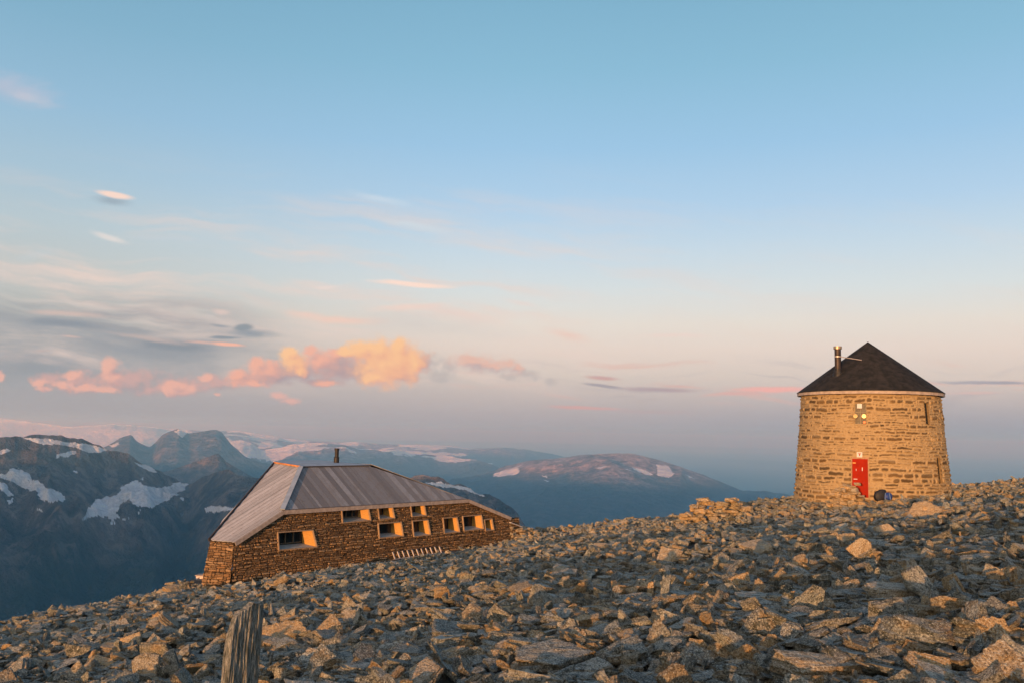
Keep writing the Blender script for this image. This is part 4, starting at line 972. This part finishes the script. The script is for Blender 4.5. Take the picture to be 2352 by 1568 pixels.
qx = CX + FPX * (pts @ cR) / dp_; qy = CY - FPX * (pts @ cU) / dp_
size_px = rs / dist
inframe = (qx > 5) & (qx < 2347) & (qy < 1555) & (qy > 1000) & (dist < 40)
rank = np.where(inframe, size_px, 0); top = np.argsort(-rank)[:270]
single = np.zeros(nR, bool); single[top] = True
protos = [rock_shape(100 + i, 5) for i in range(26)]
pm = []
for i, (p, f, th) in enumerate(protos):
    me = np_mesh('rock_%d' % i, p, f); me.materials.append(ROCK1); pm.append(me)
def tone(o, r_): o['rust_sun'] = float(r_)
GRP = 'loose grey schist stones covering the slope'
def rock_label(sz, st_, r_):
    return 'flat grey schist rock lying among many like it on the scree'
for k_, i in enumerate(top):
    o = bpy.data.objects.new('rock', pm[(k_ * 7) % len(pm)]); COL.objects.link(o)
    mt = Matrix([list(RM[i][0]), list(RM[i][1]), list(RM[i][2])]).to_4x4(); o.matrix_world = Matrix.Translation(pts[i]) @ mt @ Matrix.Diagonal((rs[i], rs[i], rs[i], 1))
    tone(o, rust_sun[i]); tag(o, 'loose grey schist rock lying among many like it on the scree', 'rock', GRP)
SRC = []
for i in range(28):
    if i < 26: me = pm[i].copy()
    else: me = pm[i - 26].copy()
    me.materials.clear(); me.materials.append(ROCKI)
    so_ = bpy.data.objects.new('rock_source', me); SRC.append(so_)
def euler_of(M):
    ey = -np.arcsin(np.clip(M[:, 2, 0], -1, 1)); ex = np.arctan2(M[:, 2, 1], M[:, 2, 2]); ez = np.arctan2(M[:, 1, 0], M[:, 0, 0])
    return np.stack([ex, ey, ez], -1)
def gn_tree(k0, k1):
    ng = bpy.data.node_groups.new('scatter', 'GeometryNodeTree')
    ng.interface.new_socket('Geometry', in_out='INPUT', socket_type='NodeSocketGeometry'); ng.interface.new_socket('Geometry', in_out='OUTPUT', socket_type='NodeSocketGeometry')
    nn, lk = ng.nodes, ng.links; gi, go = nn.new('NodeGroupInput'), nn.new('NodeGroupOutput')
    j = nn.new('GeometryNodeJoinGeometry')
    for so_ in SRC[k0:k1][::-1]:
        oi = nn.new('GeometryNodeObjectInfo'); oi.inputs['Object'].default_value = so_; gt = nn.new('GeometryNodeGeometryToInstance')
        lk.new(oi.outputs['Geometry'], gt.inputs[0]); lk.new(gt.outputs[0], j.inputs[0])
    ip = nn.new('GeometryNodeInstanceOnPoints'); ip.inputs['Pick Instance'].default_value = True
    def na(name, dt):
        a = nn.new('GeometryNodeInputNamedAttribute'); a.data_type = dt; a.inputs['Name'].default_value = name; return a.outputs['Attribute']
    mp = nn.new('GeometryNodeMeshToPoints'); lk.new(gi.outputs[0], mp.inputs[0]); lk.new(mp.outputs[0], ip.inputs['Points']); lk.new(j.outputs[0], ip.inputs['Instance'])
    er = nn.new('FunctionNodeEulerToRotation'); lk.new(na('rot', 'FLOAT_VECTOR'), er.inputs[0]); lk.new(er.outputs[0], ip.inputs['Rotation'])
    lk.new(na('pick', 'INT'), ip.inputs['Instance Index']); lk.new(na('size', 'FLOAT'), ip.inputs['Scale']); lk.new(ip.outputs[0], go.inputs[0])
    return ng
TREE = gn_tree(0, 26)
def mass(name, P_, S_, M_, rnd_, rust_sun_, label):
    me = bpy.data.meshes.new(name); n = len(P_); me.vertices.add(n); me.vertices.foreach_set('co', P_.astype(np.float32).ravel())
    for nm, arr in (('rnd', rnd_), ('rust_sun', rust_sun_), ('size', S_)):
        a = me.attributes.new(nm, 'FLOAT', 'POINT'); a.data.foreach_set('value', arr.astype(np.float32))
    a = me.attributes.new('rot', 'FLOAT_VECTOR', 'POINT'); a.data.foreach_set('vector', euler_of(M_).astype(np.float32).ravel())
    a = me.attributes.new('pick', 'INT', 'POINT'); a.data.foreach_set('value', RG.integers(0, 26, n).astype(np.int32)); me.update()
    o = bpy.data.objects.new(name, me); COL.objects.link(o); md = o.modifiers.new('scatter', 'NODES'); md.node_group = TREE
    tag(o, label, kind='stuff'); return o
ri = np.where(~single)[0]
mass('scree', pts[ri], rs[ri], RM[ri], rnd[ri], rust_sun[ri], 'countless smaller loose grey stones covering the whole slope')
nch = 22000
r_ = np.sqrt(RG.uniform(9, 20 ** 2, nch)); a_ = RG.uniform(-0.75, 0.75, nch); cx_, cy_ = r_ * np.sin(a_), r_ * np.cos(a_)
mass('gravel', np.stack([cx_, cy_, ground(cx_, cy_) + RG.uniform(0, 0.10, nch)], -1), RG.uniform(0.015, 0.06, nch), rot_mats(RG.uniform(0, 6.28, nch), RG.uniform(0, 0.8, nch), RG.uniform(0, 6.28, nch)), RG.random(nch), np.where(RG.random(nch) < .12, .7, 0.), 'small chips of rock filling the gaps between the stones')

# ---- the rocks one can pick out
def hit(px, py):
    d = ray(px, py); k = 3.0
    while k < 90:
        p = d * k
        if p[2] < float(ground(np.array(p[0]), np.array(p[1]))) + 0.05: return p
        k *= 1.01
    return d * 60
def special(px, py, wpx, seed, yawd, tiltd, tdird, rust_sun_v, label, thick=0.28, el=0.6, name='rock', sub=5, raise_=0.15, cat='rock', rough=1.0):
    p = hit(px, py); dd = float(np.linalg.norm(p[:2])); R = wpx / 2 / FPX * dd * 1.12
    v, f, th = rock_shape(seed, sub, thick, el, rough)
    me = np_mesh(name, v, f); me.materials.append(ROCK1)
    o = bpy.data.objects.new(name, me); COL.objects.link(o)
    rm = rot_mats(np.array([rad(yawd)]), np.array([rad(tiltd)]), np.array([rad(tdird)]))[0]
    o.matrix_world = Matrix.Translation((p[0], p[1], p[2] + R * raise_)) @ Matrix([list(rm[0]), list(rm[1]), list(rm[2])]).to_4x4() @ Matrix.Diagonal((R, R, R, 1))
    tone(o, rust_sun_v); tag(o, label, cat); return o
# px, py (foot middle), width px, seed, yaw, tilt, tilt axis, rust and painted sun orange, label
SP = [
 (655, 1490, 128, 11, 0, 42, 0, 0.95, 'pale orange flat topped rock just right of the upright stone', 0.40, 0.62),
 (748, 1475, 86, 12, 30, 55, 20, 0.8, 'brown notched rock right of the pale orange rock', 0.4, 0.7),
 (2120, 1492, 185, 13, 10, 14, 10, 0.0, 'big speckled grey brown boulder at the lower right', 0.35, 0.75),
 (2288, 1495, 92, 14, 80, 60, 0, 0.45, 'rounded upright boulder near the lower right edge with a rusty stripe', 0.5, 0.8),
 (2318, 1570, 120, 15, 0, 30, 0, 0.7, 'orange blocky rock in the lower right corner', 0.4, 0.6),
 (2132, 1555, 112, 16, -35, 30, 0, 0.75, 'long orange rock slanting down to the right near the bottom edge', 0.26, 0.4),
 (1888, 1572, 190, 17, 0, 9, 0, 0.35, 'large flat slab at the bottom edge with an orange left end', 0.22, 0.55),
 (2128, 1200, 100, 18, 28, 35, -20, 0.9, 'long orange slab leaning on the right slope below the tower', 0.22, 0.42),
 (2195, 1172, 54, 19, 0, 20, 0, 0.3, 'dark overhanging plate beside the orange slab below the tower', 0.2, 0.6),
 (1985, 1440, 140, 20, 15, 6, 0, 0.0, 'smooth dark grey flat slab left of the big speckled boulder', 0.14, 0.6),
 (2062, 1385, 125, 21, 0, 12, 0, 0.35, 'thick level block above the big speckled boulder', 0.25, 0.5),
 (1925, 1392, 140, 22, 30, 14, 180, 0.0, 'dark tilted slab over a black hollow', 0.16, 0.45),
 (1535, 1300, 78, 23, 20, 40, 0, 0.8, 'orange boulder standing out in the middle of the slope', 0.5, 0.8),
 (1673, 1322, 76, 24, 0, 30, 0, 0.1, 'pale flat boulder in the middle of the slope', 0.38, 0.7),
 (1608, 1325, 56, 25, 0, 20, 0, 0.85, 'orange stone left of the pale flat boulder', 0.35, 0.6),
 (1598, 1412, 60, 26, 60, 60, 0, 0.85, 'orange wedge leaning left in the middle foreground', 0.4, 0.5),
 (1638, 1405, 48, 27, 100, 60, 30, 0.95, 'yellow brown pointed stone right of the leaning wedge', 0.4, 0.7),
 (1535, 1492, 124, 28, -5, 25, 0, 0.3, 'long grooved rock in the centre right foreground', 0.3, 0.4),
 (1610, 1518, 66, 29, 70, 62, 0, 0.6, 'jagged upright rock with ribbed face', 0.45, 0.7),
 (1680, 1510, 90, 30, 20, 50, 0, 0.6, 'tall ribbed rock leaning against the jagged upright one', 0.35, 0.6),
 (1224, 1482, 76, 31, 0, 45, 0, 0.95, 'golden oval rock near the bottom centre', 0.35, 0.55),
 (1372, 1440, 48, 32, 10, 35, 0, 0.9, 'orange rounded block on the stack of slabs', 0.5, 0.7),
 (1405, 1465, 86, 33, -8, 15, 0, 0.85, 'orange slab under the rounded block', 0.2, 0.5),
 (1318, 1500, 84, 34, -10, 30, 0, 0.75, 'low orange rock right of the golden oval rock', 0.25, 0.45),
 (1292, 1522, 136, 35, 12, 18, 0, 0.1, 'long grey plank shaped slab at the bottom centre', 0.16, 0.25),
 (1095, 1520, 48, 36, 0, 40, 0, 0.8, 'small orange rock at the bottom left of centre', 0.4, 0.6),
 (1143, 1518, 54, 37, 30, 45, 0, 0.6, 'brown angular rock touching the small orange rock', 0.45, 0.8),
 (353, 1452, 48, 38, 5, 25, 0, 0.85, 'orange brick shaped stone on the left slope', 0.4, 0.5),
 (350, 1490, 46, 39, 20, 45, 0, 0.4, 'brown tilted stone under the orange brick shaped one', 0.4, 0.6),
 (233, 1545, 70, 40, 5, 20, 0, 0.9, 'orange crusty slab at the lower left', 0.25, 0.45),
 (345, 1568, 76, 41, 80, 50, 0, 0.4, 'two toned rock rising at the bottom left, orange on its left side', 0.4, 0.7),
 (1945, 1255, 52, 42, 80, 70, 10, 0.35, 'upright pinkish rock on the slope below the tower door', 0.35, 0.6),
 (1445, 1245, 40, 43, 0, 30, 0, 0.7, 'orange stone near the skyline left of the low wall', 0.4, 0.6),
 (2265, 1228, 34, 44, 80, 55, 0, 0.95, 'small bright orange upright stone at the far right', 0.4, 0.8),
 (2030, 1235, 44, 45, 30, 45, 0, 0.9, 'orange cube like stone right of the upright pinkish rock', 0.5, 0.8),
 (1740, 1275, 90, 46, -10, 25, 0, 0.5, 'layered brown slabby rock below the low wall', 0.25, 0.5),
]
for s_ in SP:
    px, py, wpx, sd, ya, ti, tdr, ru, lb, th, el = s_; wpx *= 0.9
    special(px, py - 0.10 * wpx, wpx, sd, ya, ti, tdr, ru, lb, th, el)
# upright slab in the foreground
def upright():
    k = 5.3; a_ = rad(62); fd = np.array([math.cos(a_), math.sin(a_), 0]); gd = np.array([-math.sin(a_) * 0.9, math.cos(a_) * 0.9, 0])
    B0 = ray(505, 1568) * k; T0 = ray(522, 1424) * k; H = T0[2] - B0[2] + 0.45; ax = (T0 - B0); ax = ax / ax[2]
    p = B0; b0 = B0[2] - 0.45
    # width so that the far edge falls on the right outline
    wd = 0.30
    for wq in np.linspace(0.1, 1.2, 400):
        q = B0 + fd * wq; dq = q @ cf
        if CX + FPX * (q @ cR) / dq > 599: wd = wq; break
    nu_, nv_ = 60, 300; Ug, Vg = np.meshgrid(np.linspace(0, 1, nu_), np.linspace(0, 1, nv_), indexing='ij')
    wv = wd * (1 - 0.16 * Vg) ; topz = H + 0.085 * Ug + 0.05 * fbm(Ug * 4, Ug * 0, 4, 4) - 0.10 * np.clip(0.18 - Ug, 0, 1) / 0.18 - 0.12 * np.clip(Ug - 0.9, 0, 1) * 10
    z = topz * Vg; th_ = 0.060 * (1 - 0.25 * Vg)
    groove = 0.011 * fbm(Ug * 11 + 0.4 * fbm(z * 3, Ug * 3, 9, 2), z * 1.6, 7, 5) + 0.008 * fbm(Ug * 50, z * 6, 8, 2)
    rnd_ = 0.03 * np.clip((2 * Ug - 1) ** 6, 0, 1); nrm = np.array([fd[1], -fd[0], 0])
    base = np.array([B0[0], B0[1], b0]) + ax * z[..., None] + fd * (Ug * wv + 0.012 * fbm(z * 5, Ug * 0 + 2, 12, 3))[..., None]
    fr = base + nrm * (groove - rnd_)[..., None]; bkk = base + gd * th_[..., None] + nrm * (0.4 * rnd_)[..., None] + fd * (0.008 * fbm(z * 7, Ug * 0, 15, 3))[..., None]
    n = nu_ * nv_; V_ = np.concatenate([fr.reshape(-1, 3), bkk.reshape(-1, 3)]); f1 = grid_faces(nu_, nv_); F_ = [f1, f1[:, ::-1] + n]
    ring_ = [i * nv_ for i in range(nu_)] + [(nu_ - 1) * nv_ + j for j in range(1, nv_)] + [i * nv_ + nv_ - 1 for i in range(nu_ - 2, -1, -1)] + [j for j in range(nv_ - 2, 0, -1)]
    F_.append(np.array([[ring_[(i + 1) % len(ring_)], ring_[i], ring_[i] + n, ring_[(i + 1) % len(ring_)] + n] for i in range(len(ring_))]))
    F_ = np.concatenate(F_); org = np.array([p[0], p[1], b0]); me = np_mesh('standing_stone', V_ - org, F_)
    def sm(h, b, tr):
        c_ = obj_co(tr); s1 = h.noise(h.V('MULTIPLY', c_, (34, 34, 4.5)), 2.2, 8, 0.78, 0.6); s2 = h.noise(h.V('MULTIPLY', c_, (60, 60, 22)), 2.4, 5, 0.75)
        s3 = h.noise(c_, 7.0, 4, 0.6)
        col = h.ramp(s1, [(0.34, (0.05, 0.058, 0.05)), (0.45, (0.20, 0.215, 0.185)), (0.54, (0.40, 0.41, 0.38)), (0.64, (0.66, 0.64, 0.57))])
        col = h.mix(h.ss(s2, 0.54, 0.64, 0.0, 0.8), col, (0.045, 0.05, 0.045)); col = h.mix(h.ss(s2, 0.42, 0.34, 0.0, 0.6), col, (0.42, 0.41, 0.38))
        col = h.mix(h.ss(s3, 0.55, 0.7, 0.0, 0.2), col, (0.30, 0.19, 0.09)); h.put(b.inputs['Base Color'], col)
        bump(h, tr, b, h.M('ADD', s1, h.M('MULTIPLY', s2, 0.6)), 1.0, 0.05)
    o = link('standing_stone', me, mat('grooved_schist', sm)); o.location = org
    tag(o, 'tall upright grooved stone slab standing in the left foreground', 'standing stone')
upright()
# piled walls
def pile(name, px0, px1, pyb, hpx, depth, seed, label, layers=7, rust_sun_v=0.7, cat='stone pile', shape=None, dist_=None):
    rg = np.random.default_rng(seed)
    pa = hit((px0 + px1) / 2, pyb) if dist_ is None else ray((px0 + px1) / 2, pyb) * dist_
    k = pa[1]; sc_ = k / FPX; W = (px1 - px0) * sc_; H = hpx * sc_
    VV, FF, R1, R2 = [], [], [], []; base = 0
    x0 = ray(px0, pyb)[0] * k; zb = pa[2]
    for L in range(layers):
        zf = (L + 0.5) / layers
        n = int(W / 0.26 * 2)
        for j in range(n):
            u = rg.random(); hmax = shape(u) if shape else 1.0
            if zf > hmax: continue
            y = k + rg.uniform(-0.5, 0.5) * depth * (1 - 0.4 * zf)
            v, f, th = rock_shape(int(rg.integers(1, 60)) + 3000, 3 if name != 'x' else 2, rg.uniform(0.2, 0.42), rg.uniform(0.5, 0.9))
            s = rg.uniform(0.13, 0.30)
            rm = rot_mats(np.array([rg.uniform(0, 6.28)]), np.array([abs(rg.normal(0, .16))]), np.array([rg.uniform(0, 6.28)]))[0]
            q = v @ rm.T * s + np.array([x0 + u * W, y, zb - 0.1 + zf * H * 1.0])
            VV.append(q); FF.append(f + base); base += len(q); R1.append(np.full(len(q), rg.random())); R2.append(np.full(len(q), rust_sun_v * rg.uniform(0.4, 1.2)))
    org = np.array([x0 + W / 2, k, zb])
    me = np_mesh(name, np.concatenate(VV) - org, np.concatenate(FF), {'rnd': np.concatenate(R1), 'rust_sun': np.concatenate(R2)})
    o = link(name, me, ROCKM); o.location = org; tag(o, label, cat); return o
pile('dry_stone_wall', 1566, 1718, 1197, 58, 0.9, 5, 'low ruined dry-stone wall on the skyline left of the tower', 7, 0.8, 'wall', lambda u: np.interp(u, [0, 0.18, 0.3, 0.42, 0.5, 0.6, 0.88, 1], [0.35, 0.75, 1, 0.9, 0.62, 1, 1, 0.5]))
pile('stone_pile', 1903, 1987, 1158, 56, 0.8, 6, 'heap of flat stones in front of the red tower door', 8, 1.0, 'stone pile', lambda u: np.interp(u, [0, 0.3, 0.55, 0.8, 1], [0.25, 0.6, 1.0, 0.95, 0.35]), dist_=39.6)
pile('stone_pile', 412, 500, 1368, 14, 0.8, 7, 'low heap of orange stones at the left foot of the lodge', 3, 1.0, 'stone pile', lambda u: np.interp(u, [0, 0.2, 0.7, 1], [0.5, 1, 1, 0.5]))
# low wall running on from the right end of the lodge
def ext_wall():
    rg = np.random.default_rng(3); VV, FF, R1, R2 = [], [], [], []; base = 0
    for j in range(230):
        s_ = rg.uniform(20.2, 23.6); tz = np.interp(s_, [20.2, 21.4, 22.3, 23.6], [-5.95, -6.25, -6.15, -6.6]); z = rg.uniform(-7.2, tz)
        p = np.array(LP(s_, rg.uniform(-0.25, 0.5), z)); v, f, th = rock_shape(3000 + int(rg.integers(1, 40)), 3, rg.uniform(.2, .4), rg.uniform(.5, .9))
        rm = rot_mats(np.array([rg.uniform(0, 6.28)]), np.array([abs(rg.normal(0, .12))]), np.array([rg.uniform(0, 6.28)]))[0]
        q = v @ rm.T * rg.uniform(0.15, 0.32) + p; VV.append(q); FF.append(f + base); base += len(q); R1.append(np.full(len(q), rg.random())); R2.append(np.full(len(q), rg.uniform(.2, .8)))
    org = np.array(LP(21.8, 0, -7)); o = link('dry_stone_wall', np_mesh('dry_stone_wall', np.concatenate(VV) - org, np.concatenate(FF), {'rnd': np.concatenate(R1), 'rust_sun': np.concatenate(R2)}), ROCKM)
    o.location = org; tag(o, 'short stone wall stepping down from the right end of the lodge', 'wall')
    mb = MB(); mb.bar(V3(LP(20.15, -0.1, -5.72)) - org, V3(LP(21.35, -0.1, -6.08)) - org, 0.3, 0.05); mb.build('coping', M_white, o)
ext_wall()
# backpack by the door
def backpack():
    bp = hit(2027, 1152); bp = ray(2027, 1150) * 40.3; e = empty('backpack', tuple(bp))
    tag(e, 'dark blue and black backpack leaning by the foot of the tower right of the door', 'backpack')
    def blob(name, c, r_, seed, mt, squ=2.6):
        v, f = ico(4); p = np.sign(v) * np.abs(v) ** (2 / squ); p = p / np.maximum(np.linalg.norm(p, axis=1)[:, None] ** 0.35, 1e-6)
        p = p * np.array(r_) * (1 + 0.10 * fbm(v[:, 0] * 2 + v[:, 2], v[:, 1] * 2, seed, 3))[:, None] + np.array(c)
        return link(name, np_mesh(name, p, f), mt, e, smooth=True)
    mk = plain('black_nylon', (0.010, 0.011, 0.016), 0.6, 0.3, 0, 9); mbl = plain('blue_nylon', (0.012, 0.035, 0.16), 0.45, 0.3, 0, 9)
    blob('body', (-0.08, 0, 0.22), (0.30, 0.17, 0.27), 1, mk); blob('lid', (-0.02, -0.02, 0.46), (0.17, 0.13, 0.08), 2, mk)
    blob('pocket', (0.20, -0.10, 0.22), (0.20, 0.14, 0.19), 3, mbl)
    mb = MB(); mb.bar((0.04, -0.19, 0.10), (0.06, -0.20, 0.40), 0.03, 0.012, up=(0, 1, 0)); mb.bar((0.26, -0.25, 0.1), (0.22, -0.23, 0.38), 0.03, 0.012, up=(0, 1, 0)); mb.build('strap', M_alu and plain('grey_strap', (0.10, 0.16, 0.30), 0.5, 0.2), e)
backpack()
print('done', nR)
